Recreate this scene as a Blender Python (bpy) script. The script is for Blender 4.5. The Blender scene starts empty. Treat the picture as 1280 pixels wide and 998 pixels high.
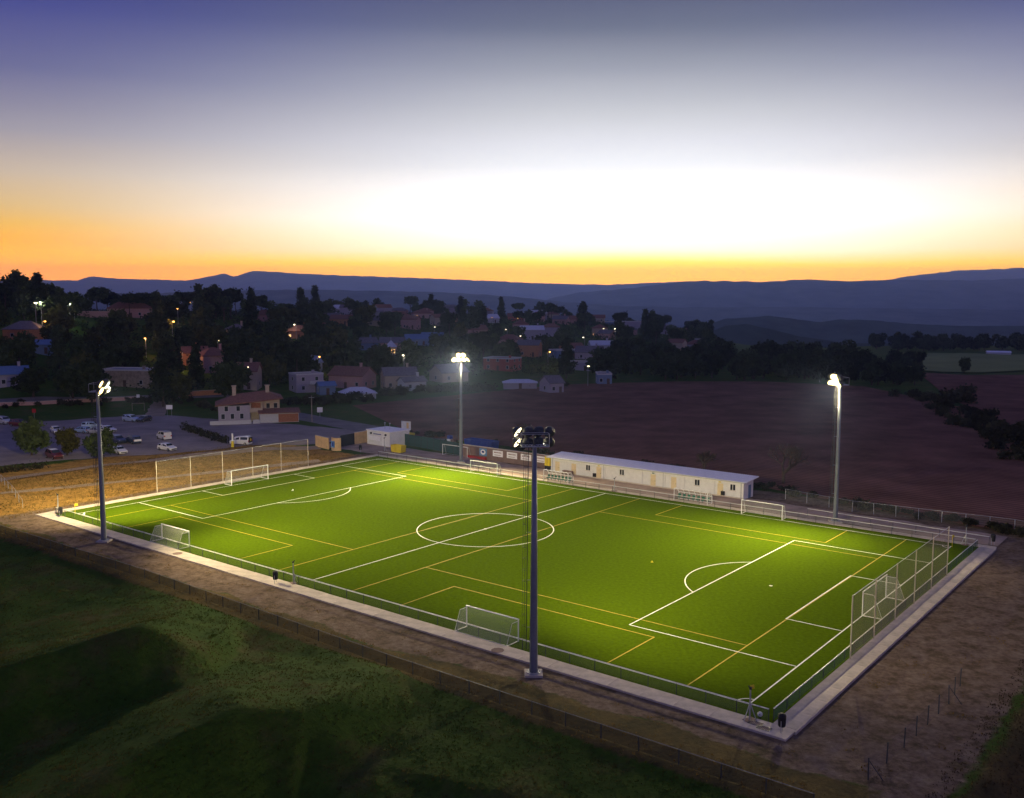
import bpy, bmesh, math, random
import numpy as np
from math import sin, cos, pi, radians, atan2, hypot, sqrt
from mathutils import Vector, Matrix

# ------------------------------------------------------------------ camera
sc = bpy.context.scene
COL = sc.collection
CAMZ, YAW, PITCH, ROLL, F = 31.261, 2.239404, 0.108718, 0.002014, 1194.64
PCX, PCY = 131.864, -66.644            # camera position in pitch coordinates
cam_d = bpy.data.cameras.new('camera'); cam = bpy.data.objects.new('camera', cam_d)
COL.objects.link(cam); sc.camera = cam
fw = Vector((0, cos(PITCH), -sin(PITCH))); rt0 = Vector((1, 0, 0)); up0 = rt0.cross(fw)
rt = rt0*cos(ROLL)+up0*sin(ROLL); up = up0*cos(ROLL)-rt0*sin(ROLL)
mw = Matrix((rt, up, -fw)).transposed().to_4x4(); mw.translation = (0, 0, CAMZ)
cam.matrix_world = mw
cam_d.sensor_width = 36; cam_d.lens = F/1280*36; cam_d.clip_end = 60000; cam_d.clip_start = 0.5

# ------------------------------------------------------------------ sky
world = bpy.data.worlds.new('World'); sc.world = world; world.use_nodes = True
def srgb(r, g, b):
    f = lambda c: (c/255/12.92 if c/255 <= .04045 else ((c/255+.055)/1.055)**2.4)
    return (f(r), f(g), f(b), 1)
HAZE = 1.0e-4                            # density of the valley haze
def build_sky():
    nt = world.node_tree; nt.nodes.clear(); N = nt.nodes.new; L = nt.links.new
    out = N('ShaderNodeOutputWorld'); bg = N('ShaderNodeBackground'); L(bg.outputs[0], out.inputs[0])
    tc = N('ShaderNodeTexCoord'); sx = N('ShaderNodeSeparateXYZ'); L(tc.outputs['Generated'], sx.inputs[0])
    def math_(op, a, b=None, c=None):
        n = N('ShaderNodeMath'); n.operation = op
        for i, v in enumerate((a, b, c)):
            if v is None: continue
            if isinstance(v, (int, float)): n.inputs[i].default_value = v
            else: L(v, n.inputs[i])
        return n.outputs[0]
    z = math_('MINIMUM', math_('MAXIMUM', sx.outputs[2], -1), 1)
    el = math_('MULTIPLY', math_('ARCSINE', z), 180/pi)
    # a little unevenness so that the bands are not ruled lines
    nz = N('ShaderNodeTexNoise'); nz.inputs['Scale'].default_value = 2.2; nz.inputs['Detail'].default_value = 3
    mp = N('ShaderNodeMapping'); mp.inputs['Scale'].default_value = (1, 1, 7); L(tc.outputs['Generated'], mp.inputs[0]); L(mp.outputs[0], nz.inputs['Vector'])
    el = math_('ADD', el, math_('MULTIPLY', math_('SUBTRACT', nz.outputs[0], .5), .9))
    pos = math_('SQRT', math_('MAXIMUM', math_('DIVIDE', el, 90), 0))
    az = math_('MULTIPLY', math_('ARCTAN2', sx.outputs[0], sx.outputs[1]), 180/pi)
    daz = math_('ABSOLUTE', math_('SUBTRACT', az, 7.0))
    def ramp(stops, haze=1.0):
        r = N('ShaderNodeValToRGB'); cr = r.color_ramp
        cr.interpolation = 'LINEAR'
        while len(cr.elements) < len(stops): cr.elements.new(.5)
        for e, (d, c) in zip(cr.elements, stops):
            gain = math.exp(haze*.85*HAZE*min(11500, 369/math.tan(radians(max(d, .3)))))
            e.position = sqrt(max(d, 0)/90); e.color = tuple(q*gain for q in c[:3])+(1,)
        L(pos, r.inputs[0]); return r.outputs[0]
    S = lambda r, g, b, k=1: tuple(x*k for x in srgb(r, g, b)[:3])+(1,)
    # colours are those seen through the valley haze, so the sky behind it is brighter by what the haze takes away
    mid = ramp([(0, S(255,164,0,2.3)), (.7, S(255,170,0,2.0)), (1.2, S(255,188,0,1.6)), (1.8, S(255,218,50,1.35)), (2.6, S(255,244,205,1.35)),
                (4.4, S(255,250,244,1.55)), (6.2, S(255,252,250,1.25)), (7.6, S(248,248,250)), (8.8, S(232,232,236)), (10.4, S(206,207,211)), (12.7, S(160,163,174)), (15, S(110,116,135)), (17.4, S(82,87,116)), (24, S(72,76,130)), (45, S(66,72,128)), (90, S(64,70,124))])
    side = ramp([(0, S(255,148,0,2.0)), (.8, S(255,154,0,1.8)), (1.8, S(255,166,0,1.4)), (2.8, S(255,178,0,1.08)), (3.7, S(246,188,60)), (4.7, S(226,188,118)), (6.3, S(202,182,156)), (8.6, S(158,152,160)),
                 (11.6, S(105,106,145)), (14.6, S(70,74,138)), (17.4, S(52,56,126)), (24, S(56,62,132)), (45, S(64,70,126)), (90, S(64,70,124))])
    back = ramp([(0, S(158,136,172)), (4, S(170,146,182)), (10, S(142,132,180)), (20, S(106,108,164)), (45, S(76,82,138)), (90, S(64,70,124))], 0)
    def mapr(v, a, b):
        n = N('ShaderNodeMapRange'); n.interpolation_type = 'SMOOTHSTEP'; L(v, n.inputs[0])
        n.inputs[1].default_value = a; n.inputs[2].default_value = b; return n.outputs[0]
    def mix(f, a, b):
        n = N('ShaderNodeMix'); n.data_type = 'RGBA'; L(f, n.inputs[0]); L(a, n.inputs[6]); L(b, n.inputs[7]); return n.outputs[2]
    c = mix(mapr(daz, 2, 37), mid, side)
    c = mix(mapr(daz, 45, 140), c, back)
    L(c, bg.inputs[0]); bg.inputs[1].default_value = 1.0
build_sky()
sc.view_settings.view_transform = 'Standard'; sc.view_settings.look = 'None'
sc.view_settings.exposure = 0.0; sc.view_settings.gamma = 1
sc.cycles.use_denoising = True
sc.cycles.max_bounces = 6; sc.cycles.diffuse_bounces = 2; sc.cycles.glossy_bounces = 2
sc.cycles.transparent_max_bounces = 24; sc.cycles.volume_bounces = 2
sc.cycles.sample_clamp_indirect = 3; sc.cycles.use_light_tree = True
FLOOD = 34000.0                          # power of one floodlight spot (W)

# ------------------------------------------------------------------ coordinates
SY, CY = sin(YAW), cos(YAW)
PR = atan2(CY, SY)                       # heading of the pitch's long axis
def PW(x, y, z=0.0):                     # pitch coordinates -> world
    dx, dy = x-PCX, y-PCY
    return Vector((dx*SY-dy*CY, dx*CY+dy*SY, z))
def WP(x, y):                            # world -> pitch coordinates
    return PCX+x*SY+y*CY, PCY-x*CY+y*SY
def ray(px, py):
    return fw+rt*((px-640)/F)-up*((py-499)/F)
def gp(px, py, z=0.0):
    d = ray(px, py); t = (z-CAMZ)/d.z
    return Vector((0, 0, CAMZ))+d*t

# ------------------------------------------------------------------ terrain height
_A = np.array([-1.2,-.6,-.5,-.42,-.30,-.20,-.07,.05,.12,.18,.25,.33,.40,.7,1.4])
_D = np.array([400,380,380,440,480,600,760,800,780,700,600,600,640,640,640])
_Z = np.array([27,26,25,21,20,18.5,15,12,6,0,-4,-5.5,-6,-5,-2.])
_S = np.array([235,240,245,250,255,285,315,330,335,340,345,345,345,345,345])
def sm(t):
    t = np.clip(t, 0, 1); return t*t*(3-2*t)
_rs = np.random.RandomState(5)
_waves = [(_rs.uniform(0, 2*pi), _rs.uniform(0, 2*pi)) for _ in range(40)]
def fbm(x, y, scale, octs=4, seed=0):
    v = 0; amp = 1; tot = 0
    for o in range(octs):
        f = 2*pi/scale*(1.9**o); s = 0
        for k in range(3):
            th, ph = _waves[(seed+o*3+k) % 40]
            s = s+np.sin(f*(x*cos(th)+y*sin(th))+ph+1.3*np.sin(f*.6*(-x*sin(th)+y*cos(th))+ph*2))
        v = v+amp*s/3; tot += amp; amp *= .5
    return v/tot
def poly_bump(x, y, pts, H, near, far):
    # steep towards the camera, gentle behind: an earth bank along a crest line
    best = np.full(np.shape(x), 1e9); side = np.zeros(np.shape(x)); wt = np.zeros(np.shape(x))
    n = len(pts)-1
    for i in range(n):
        (ax, ay, ha), (bx, by, hb) = pts[i], pts[i+1]
        ex, ey = bx-ax, by-ay; l2 = ex*ex+ey*ey
        t = np.clip(((x-ax)*ex+(y-ay)*ey)/l2, 0, 1)
        qx, qy = ax+t*ex, ay+t*ey
        d = np.hypot(x-qx, y-qy); s = np.sign((y-qy)*ex-(x-qx)*ey)
        m = d < best
        best = np.where(m, d, best); side = np.where(m, s, side); wt = np.where(m, ha+(hb-ha)*t, wt)
    fnear = (1-np.clip(best/near, 0, 1))**.9; ffar = np.exp(-(best/far)**1.5)
    return H*wt*np.where(side > 0, ffar, fnear)
def _crest(l): return [(gp(a, b, z).x, gp(a, b, z).y, k) for a, b, z, k in l]
CR1 = _crest([(-160, 880, 1.6, .6), (0, 848, 2.6, 1), (90, 826, 2.6, 1), (180, 809, 2.6, 1), (240, 824, 1.4, .45), (275, 842, 0.2, .0)])
CR2 = _crest([(-60, 1060, 2.6, 1), (90, 995, 2.6, 1), (200, 940, 2.6, 1), (300, 898, 2.6, 1), (385, 900, 1.6, .7), (450, 935, .4, .1)])
def H(x, y):
    x = np.asarray(x, float); y = np.asarray(y, float)
    r = np.maximum(y, 1.0); a = x/r
    D = np.interp(a, _A, _D); Z = np.interp(a, _A, _Z); S = np.interp(a, _A, _S)
    rise = Z*sm((y-S)/(D-S)); fall = -75*sm((y-D-40)/700)
    h = -0.1+rise+fall*sm((y-D)/60)
    h = h+fbm(x, y, 130, 3, 3)*1.6*sm((y-300)/150)
    px, py = WP(x, y)
    # open field beyond the near fence
    nf = sm((-12.0-py)/1.5)*sm((130-px)/10)
    h = h-.40*nf-.06*np.maximum(-14-py, 0)*sm((130-px)/10)+nf*(fbm(x, y, 24, 3, 9)*.22+fbm(x, y, 2.2, 3, 14)*.06+fbm(x, y, 7, 2, 17)*.09)
    h = h+nf*(poly_bump(x, y, CR1, 4.6, 5.5, 13)+poly_bump(x, y, CR2, 4.8, 6.0, 13))
    # slope falling away beyond the end fence
    e = sm((px-(118.5+.05*(py+10)))/6)*sm((150-y)/25)
    h = h-e*(2.6+.12*np.maximum(px-118, 0))+e*(fbm(x, y, 2.2, 3, 21)*.22+fbm(x, y, 9, 2, 25)*.5)
    # grass bank between the far goal line and the road
    b = sm((-4.6-px)/2.5)*sm((px+34)/4)*sm((py+26)/14)*sm((57-py)/6)
    h = h+b*(0.5*sm((-6-px)/16)+fbm(x, y, 6, 2, 30)*.07)
    return h
def h1(x, y): return float(H(x, y))
def tp(px, py, lift=0.0, y0=30, y1=1500):          # where the view ray meets the terrain (+lift)
    d = ray(px, py); ys = np.geomspace(y0, y1, 3000); t = ys/d.y
    zz = CAMZ+d.z*t; xx = d.x*t
    hh = H(xx, ys)+lift; k = np.nonzero(zz <= hh)[0]
    i = k[0] if len(k) else len(ys)-1
    return Vector((xx[i], ys[i], float(hh[i])-lift))

# ------------------------------------------------------------------ materials
MAT = {}
def mat(name, col, rough=.8, metal=0, var=0.0, scale=3.0, bump=0.0, bscale=20.0, col2=None, emit=None, estr=0, alpha=None, spec=.3, objrand=0.0, coord='Object', det=6, stretch=None, transl=0, furrow=False):
    m = bpy.data.materials.new(name); m.use_nodes = True
    nt = m.node_tree; N = nt.nodes.new; L = nt.links.new; b = nt.nodes['Principled BSDF']
    b.inputs['Roughness'].default_value = rough; b.inputs['Metallic'].default_value = metal
    b.inputs['Specular IOR Level'].default_value = spec
    c = tuple(col)+(1,); b.inputs['Base Color'].default_value = c
    tc = N('ShaderNodeTexCoord'); vec = tc.outputs[coord]
    if stretch:
        mp = N('ShaderNodeMapping'); mp.inputs['Scale'].default_value = stretch; L(vec, mp.inputs[0]); vec = mp.outputs[0]
    src = None
    if var or col2:
        n = N('ShaderNodeTexNoise'); n.inputs['Scale'].default_value = scale; n.inputs['Detail'].default_value = det; n.inputs['Roughness'].default_value = .65
        L(vec, n.inputs['Vector'])
        r = N('ShaderNodeValToRGB'); L(n.outputs[0], r.inputs[0])
        r.color_ramp.elements[0].position = .32; r.color_ramp.elements[1].position = .68
        r.color_ramp.elements[0].color = tuple(x*(1-var) for x in col)+(1,)
        r.color_ramp.elements[1].color = (tuple(col2) if col2 else tuple(min(1, x*(1+var)) for x in col))+(1,)
        src = r.outputs[0]
    if objrand:
        oi = N('ShaderNodeObjectInfo'); hs = N('ShaderNodeHueSaturation')
        mr = N('ShaderNodeMapRange'); L(oi.outputs['Random'], mr.inputs[0]); mr.inputs[3].default_value = 1-objrand; mr.inputs[4].default_value = 1+objrand
        L(mr.outputs[0], hs.inputs['Value'])
        if src: L(src, hs.inputs['Color'])
        else: hs.inputs['Color'].default_value = c
        src = hs.outputs[0]
    if furrow:                                     # plough lines
        mp2 = N('ShaderNodeMapping'); mp2.inputs['Rotation'].default_value = (0, 0, 2.25); L(vec, mp2.inputs[0])
        wv = N('ShaderNodeTexWave'); wv.inputs['Scale'].default_value = .22; wv.inputs['Distortion'].default_value = 2.5; wv.inputs['Detail'].default_value = 4; wv.inputs['Detail Scale'].default_value = .6; L(mp2.outputs[0], wv.inputs['Vector'])
        mr2 = N('ShaderNodeMapRange'); L(wv.outputs['Fac'], mr2.inputs[0]); mr2.inputs[3].default_value = .72; mr2.inputs[4].default_value = 1.22
        hs2 = N('ShaderNodeHueSaturation'); L(src, hs2.inputs['Color']); L(mr2.outputs[0], hs2.inputs['Value']); src = hs2.outputs[0]
    if src: L(src, b.inputs['Base Color'])
    if transl:
        tr = N('ShaderNodeBsdfTranslucent'); mx = N('ShaderNodeMixShader'); mx.inputs[0].default_value = transl; tr.inputs[0].default_value = c
        if src: L(src, tr.inputs[0])
        L(b.outputs[0], mx.inputs[1]); L(tr.outputs[0], mx.inputs[2]); L(mx.outputs[0], nt.nodes['Material Output'].inputs[0])
    if bump:
        n2 = N('ShaderNodeTexNoise'); n2.inputs['Scale'].default_value = bscale; n2.inputs['Detail'].default_value = 5; L(vec, n2.inputs['Vector'])
        bp = N('ShaderNodeBump'); bp.inputs['Strength'].default_value = bump; bp.inputs['Distance'].default_value = .1
        L(n2.outputs[0], bp.inputs['Height']); L(bp.outputs[0], b.inputs['Normal'])
    if emit:
        b.inputs['Emission Color'].default_value = tuple(emit)+(1,); b.inputs['Emission Strength'].default_value = estr
    if alpha is not None: b.inputs['Alpha'].default_value = alpha
    MAT[name] = m; return m
def G(n): return MAT[n]
mat('turf', (.060,.099,.003), .9, var=.22, scale=2.6, bump=.6, bscale=9, spec=0, det=12)
mat('white_line', (.72,.74,.66), .85, var=.12, scale=2)
mat('yellow_line', (.36,.27,.02), .85, var=.15, scale=2)
mat('concrete', (.50,.43,.36), .9, var=.2, scale=.9, bump=.3, bscale=12, objrand=.08)
mat('gravel', (.20,.17,.15), .95, var=.45, scale=.5, bump=.9, bscale=5, col2=(.25,.21,.18), det=10)
mat('apron', (.34,.25,.20), .95, var=.3, scale=.3, bump=.4, bscale=6, det=9)
mat('asphalt', (.17,.145,.14), .9, var=.25, scale=.25, bump=.3, bscale=8, det=9)
mat('car_park', (.25,.205,.19), .95, var=.3, scale=.12, bump=.4, bscale=5, det=10)
mat('track', (.30,.22,.15), .95, var=.25, scale=.3, bump=.5, bscale=5)
mat('plough', (.215,.105,.068), .95, var=.35, scale=.09, bump=1, bscale=1.2, det=10, spec=0, furrow=True)
mat('green_field', (.17,.21,.06), .95, var=.2, scale=.03, spec=.1)
mat('hill', (.20,.20,.21), 1, var=.3, scale=.004, spec=.0, det=10)  # farthest ridge: pale colour stands in for part of the distance haze
mat('hill_mid_hazed', (.11,.12,.125), 1, var=.35, scale=.006, spec=.0, det=10)  # middle ridges: some of the haze fade is put into the colour
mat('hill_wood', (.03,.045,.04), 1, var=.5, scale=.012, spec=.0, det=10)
mat('valley', (.05,.06,.05), 1, var=.4, scale=.003, spec=0)
mat('galv', (.42,.43,.45), .5, .6, var=.1, scale=4)
mat('mast_steel', (.17,.19,.23), .5, .35, var=.12, scale=2)
mat('stop_post', (.50,.44,.34), .6, .1)
mat('dark_steel', (.05,.055,.065), .5, .5)
mat('rail_white', (.62,.62,.58), .5, .1, var=.1)
mat('post_dark', (.06,.07,.07), .6, .3)
mat('goal_white', (.82,.82,.80), .4)
mat('net', (.75,.75,.70), .9, alpha=.13)
mat('net_stop', (.50,.42,.28), .9, alpha=.09); mat('net_beige', (.62,.50,.30), .9, alpha=.30)
mat('net_green', (.05,.16,.10), .9, alpha=.55)
mat('wire_mesh', (.20,.22,.24), .7, .3, alpha=.16)
mat('wire_dark', (.01,.013,.02), .8, .1, alpha=.50)
mat('lens_on', (1,.95,.8), .3, emit=(1,.74,.28), estr=5)
mat('lens_dim', (1,.95,.8), .3, emit=(1,.85,.5), estr=3.5)
mat('lens_off', (.25,.27,.28), .12, .2)
mat('wall_white', (.70,.70,.70), .85, var=.08, scale=1.5, bump=.15, bscale=6)
mat('wall_cream', (.70,.58,.36), .85, var=.1, scale=1.5)
mat('roof_sheet', (.80,.79,.84), .5, .1, var=.08, scale=1.5)
mat('roof_tile', (.22,.10,.07), .9, var=.3, scale=2.5, bump=.6, bscale=5)
mat('roof_grey', (.16,.14,.15), .9, var=.3, scale=2)
mat('roof_pale', (.55,.56,.62), .7, var=.1, scale=2)
mat('roof_blue', (.11,.18,.32), .6, var=.15, scale=2)
mat('glass', (.02,.025,.03), .08, spec=.6)
mat('lit_window', (.8,.5,.2), .5, emit=(1,.55,.18), estr=1.6)
mat('door_wood', (.10,.06,.04), .6)
mat('tan_wall', (.58,.40,.20), .9, var=.15, scale=1)
mat('brown_wall', (.20,.13,.11), .9, var=.15, scale=1)
mat('brick', (.30,.12,.07), .9, var=.25, scale=3)
mat('stone', (.30,.24,.20), .9, var=.3, scale=1.2, bump=.5, bscale=3)
mat('navy', (.015,.02,.035), .5, .2)
mat('sea_green', (.02,.06,.06), .8, var=.15)
mat('yellow', (.62,.48,.02), .5, var=.08)
mat('deep_blue', (.01,.03,.22), .5, var=.15)
mat('sign_white', (.8,.8,.8), .6)
mat('sign_blue', (.10,.24,.45), .6)
mat('seat_green', (.02,.14,.09), .5)
mat('perspex', (.6,.65,.65), .15, alpha=.22)
mat('black', (.012,.012,.015), .6)
mat('tyre', (.015,.015,.016), .85)
mat('rim', (.4,.4,.42), .35, .8)
mat('red', (.35,.02,.02), .5)
mat('bark', (.07,.05,.04), .95, var=.3, scale=3)
mat('amber', (1,.6,.2), .4, emit=(1,.45,.09), estr=2.6)
mat('warm_white', (1,.9,.7), .4, emit=(1,.82,.5), estr=5)
mat('cool_white', (.8,1,.7), .4, emit=(.75,1,.6), estr=4)
for n, c in dict(pine=(.045,.062,.03), oak=(.052,.072,.028), poplar=(.07,.078,.026), olive=(.10,.095,.028), scrub=(.045,.042,.022), wood=(.03,.042,.022)).items():
    mat('leaf_'+n, c, .9, var=.5, scale=.55, objrand=.45, spec=.05, det=3, transl=.35)
mat('grass_blade', (.056,.108,.010), .9, var=.4, scale=.16, spec=.08, col2=(.12,.10,.03), transl=.5)
mat('slope_blade', (.07,.05,.022), .9, var=.4, scale=.2, spec=.05, transl=.5)
mat('dry_blade', (.20,.13,.035), .9, var=.4, scale=.2, spec=.08, transl=.5)

def ground_material():
    m = bpy.data.materials.new('ground'); m.use_nodes = True; nt = m.node_tree; N = nt.nodes.new; L = nt.links.new
    b = nt.nodes['Principled BSDF']; b.inputs['Roughness'].default_value = .95; b.inputs['Specular IOR Level'].default_value = .08
    tc = N('ShaderNodeTexCoord')
    def noise(s, d=8):
        n = N('ShaderNodeTexNoise'); n.inputs['Scale'].default_value = s; n.inputs['Detail'].default_value = d; n.inputs['Roughness'].default_value = .68
        L(tc.outputs['Object'], n.inputs['Vector']); return n.outputs[0]
    def ramp(v, stops):
        r = N('ShaderNodeValToRGB'); L(v, r.inputs[0])
        while len(r.color_ramp.elements) < len(stops): r.color_ramp.elements.new(.5)
        for e, (p, c) in zip(r.color_ramp.elements, stops): e.position = p; e.color = tuple(c)+(1,)
        return r.outputs[0]
    n1, n2, n3 = noise(.16), noise(.55, 10), noise(.05)
    grass = ramp(n1, [(.3, (.028,.074,.005)), (.52, (.052,.098,.009)), (.72, (.105,.088,.027))])
    dry = ramp(n2, [(.3, (.17,.10,.02)), (.5, (.36,.20,.045)), (.75, (.48,.29,.08))])
    bare = ramp(n2, [(.34, (.085,.062,.03)), (.48, (.165,.112,.075)), (.74, (.25,.19,.145))])
    verge = ramp(n1, [(.35, (.055,.048,.018)), (.6, (.14,.10,.03))])
    def mix(f, a, bb):
        x = N('ShaderNodeMix'); x.data_type = 'RGBA'; L(f, x.inputs[0]); L(a, x.inputs[6]); L(bb, x.inputs[7]); return x.outputs[2]
    def zone(name):
        a = N('ShaderNodeAttribute'); a.attribute_name = name
        s = N('ShaderNodeMath'); s.operation = 'MULTIPLY_ADD'; L(n2, s.inputs[0]); s.inputs[1].default_value = .9; s.inputs[2].default_value = -.45
        t = N('ShaderNodeMath'); L(a.outputs['Fac'], t.inputs[0]); L(s.outputs[0], t.inputs[1])
        r = N('ShaderNodeMapRange'); L(t.outputs[0], r.inputs[0]); r.inputs[1].default_value = .35; r.inputs[2].default_value = .65; return r.outputs[0]
    c = mix(zone('dry'), grass, dry); c = mix(zone('verge'), c, verge); c = mix(zone('bare'), c, bare)
    v = N('ShaderNodeMix'); v.data_type = 'RGBA'; v.blend_type = 'MULTIPLY'; v.inputs[0].default_value = .8
    L(c, v.inputs[6]); L(ramp(noise(2.2, 10), [(.25, (.6,.6,.6)), (.7, (1.2,1.2,1.2))]), v.inputs[7])
    L(v.outputs[2], b.inputs['Base Color'])
    bp = N('ShaderNodeBump'); bp.inputs['Strength'].default_value = .9; bp.inputs['Distance'].default_value = .18
    L(noise(3.0, 8), bp.inputs['Height']); L(bp.outputs[0], b.inputs['Normal'])
    MAT['ground'] = m
ground_material()

# ------------------------------------------------------------------ mesh helpers
class MB:
    def __init__(s): s.v = []; s.f = []
    def add(s, vs, fs):
        o = len(s.v); s.v += [tuple(v) for v in vs]; s.f += [tuple(i+o for i in f) for f in fs]; return s
    def box(s, x0, x1, y0, y1, z0, z1):
        return s.add([(x0,y0,z0),(x1,y0,z0),(x1,y1,z0),(x0,y1,z0),(x0,y0,z1),(x1,y0,z1),(x1,y1,z1),(x0,y1,z1)],
                     [(0,3,2,1),(4,5,6,7),(0,1,5,4),(1,2,6,5),(2,3,7,6),(3,0,4,7)])
    def quad(s, a, b, c, d): return s.add([a, b, c, d], [(0,1,2,3)])
    def tri(s, a, b, c): return s.add([a, b, c], [(0,1,2)])
    def tube(s, p, q, r0, r1=None, n=6, caps=True):
        r1 = r0 if r1 is None else r1; p = Vector(p); q = Vector(q); d = (q-p)
        if d.length < 1e-6: return s
        d.normalize(); u = d.orthogonal().normalized(); w = d.cross(u); vs = []
        for c, r in ((p, r0), (q, r1)):
            for k in range(n):
                a = 2*pi*k/n+.3; vs.append(c+u*(r*cos(a))+w*(r*sin(a)))
        fs = [(k, (k+1) % n, n+(k+1) % n, n+k) for k in range(n)]
        if caps: fs += [tuple(range(n-1, -1, -1)), tuple(range(n, 2*n))]
        return s.add(vs, fs)
    def lathe(s, prof, c=(0,0,0), n=10):
        vs = []; fs = []
        for r, z in prof:
            for k in range(n): a = 2*pi*k/n; vs.append((c[0]+r*cos(a), c[1]+r*sin(a), c[2]+z))
        for i in range(len(prof)-1):
            for k in range(n): fs.append((i*n+k, i*n+(k+1) % n, (i+1)*n+(k+1) % n, (i+1)*n+k))
        fs += [tuple(range(n-1, -1, -1)), tuple(range((len(prof)-1)*n, len(prof)*n))]
        return s.add(vs, fs)
    def mesh(s, name, m, smooth=False):
        me = bpy.data.meshes.new(name); me.from_pydata(s.v, [], s.f); me.update()
        if m: me.materials.append(G(m) if isinstance(m, str) else m)
        if smooth:
            me.polygons.foreach_set('use_smooth', [True]*len(me.polygons))
        return me
    def build(s, name, m, parent=None, loc=None, rz=0, smooth=False):
        return link(name, s.mesh(name, m, smooth), parent, loc, rz)
def link(name, me, parent=None, loc=None, rz=0, scale=None):
    o = bpy.data.objects.new(name, me); COL.objects.link(o); o.parent = parent
    if loc is not None: o.location = loc
    if rz: o.rotation_euler = (0, 0, rz)
    if scale: o.scale = scale
    return o
def tag(o, label=None, cat=None, group=None, kind=None):
    if label: o['label'] = label
    if cat: o['category'] = cat
    if group: o['group'] = group
    if kind: o['kind'] = kind
    return o
def thing(name, loc, rz, label, cat, group=None):
    o = bpy.data.objects.new(name, None); COL.objects.link(o); o.location = loc; o.rotation_euler = (0, 0, rz); o.empty_display_size = .3
    return tag(o, label, cat, group)
def dup(root, loc, rz, label=None, group=None, scale=None):
    def cp(o, par):
        c = o.copy(); COL.objects.link(c); c.parent = par
        for ch in o.children: cp(ch, c)
        return c
    r = cp(root, None); r.location = loc; r.rotation_euler = (0, 0, rz)
    if scale: r.scale = scale
    if label: r['label'] = label
    if group: r['group'] = group
    return r
def grid_sheet(name, A, B, n, m, mt, dz, level=None, edge=0.0):
    # sheet lofted between two ground polylines A and B, draped on the terrain
    def lin(P, k):
        P = [Vector((p[0], p[1], 0)) for p in P]; L = [0]
        for a, b in zip(P, P[1:]): L.append(L[-1]+(b-a).length)
        out = []
        for i in range(k+1):
            t = L[-1]*i/k; j = 0
            while j < len(L)-2 and L[j+1] < t: j += 1
            f = (t-L[j])/max(L[j+1]-L[j], 1e-9); out.append(P[j].lerp(P[j+1], f))
        return out
    a, b = lin(A, n), lin(B, n)
    X = np.array([[a[i].lerp(b[i], j/m)[:2] for j in range(m+1)] for i in range(n+1)])
    if edge:
        wob = fbm(X[..., 0], X[..., 1], 9, 3, 6)*edge
        for sl, sg in ((0, 1), (m, -1)):
            d = X[:, m//2 if m > 1 else 1-sl]-X[:, sl]; d /= np.linalg.norm(d, axis=1)[:, None]+1e-9
            X[:, sl] += d*wob[:, sl][:, None]
    Z = H(X[..., 0], X[..., 1]) if level is None else np.full(X.shape[:2], level)
    Z = Z+dz
    v = [(X[i, j, 0], X[i, j, 1], Z[i, j]) for i in range(n+1) for j in range(m+1)]
    f = [(i*(m+1)+j, (i+1)*(m+1)+j, (i+1)*(m+1)+j+1, i*(m+1)+j+1) for i in range(n) for j in range(m)]
    mb = MB(); mb.v = v; mb.f = f
    o = mb.build(name, mt, smooth=True); tag(o, kind='structure'); return o
R = random.Random(11)

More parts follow.
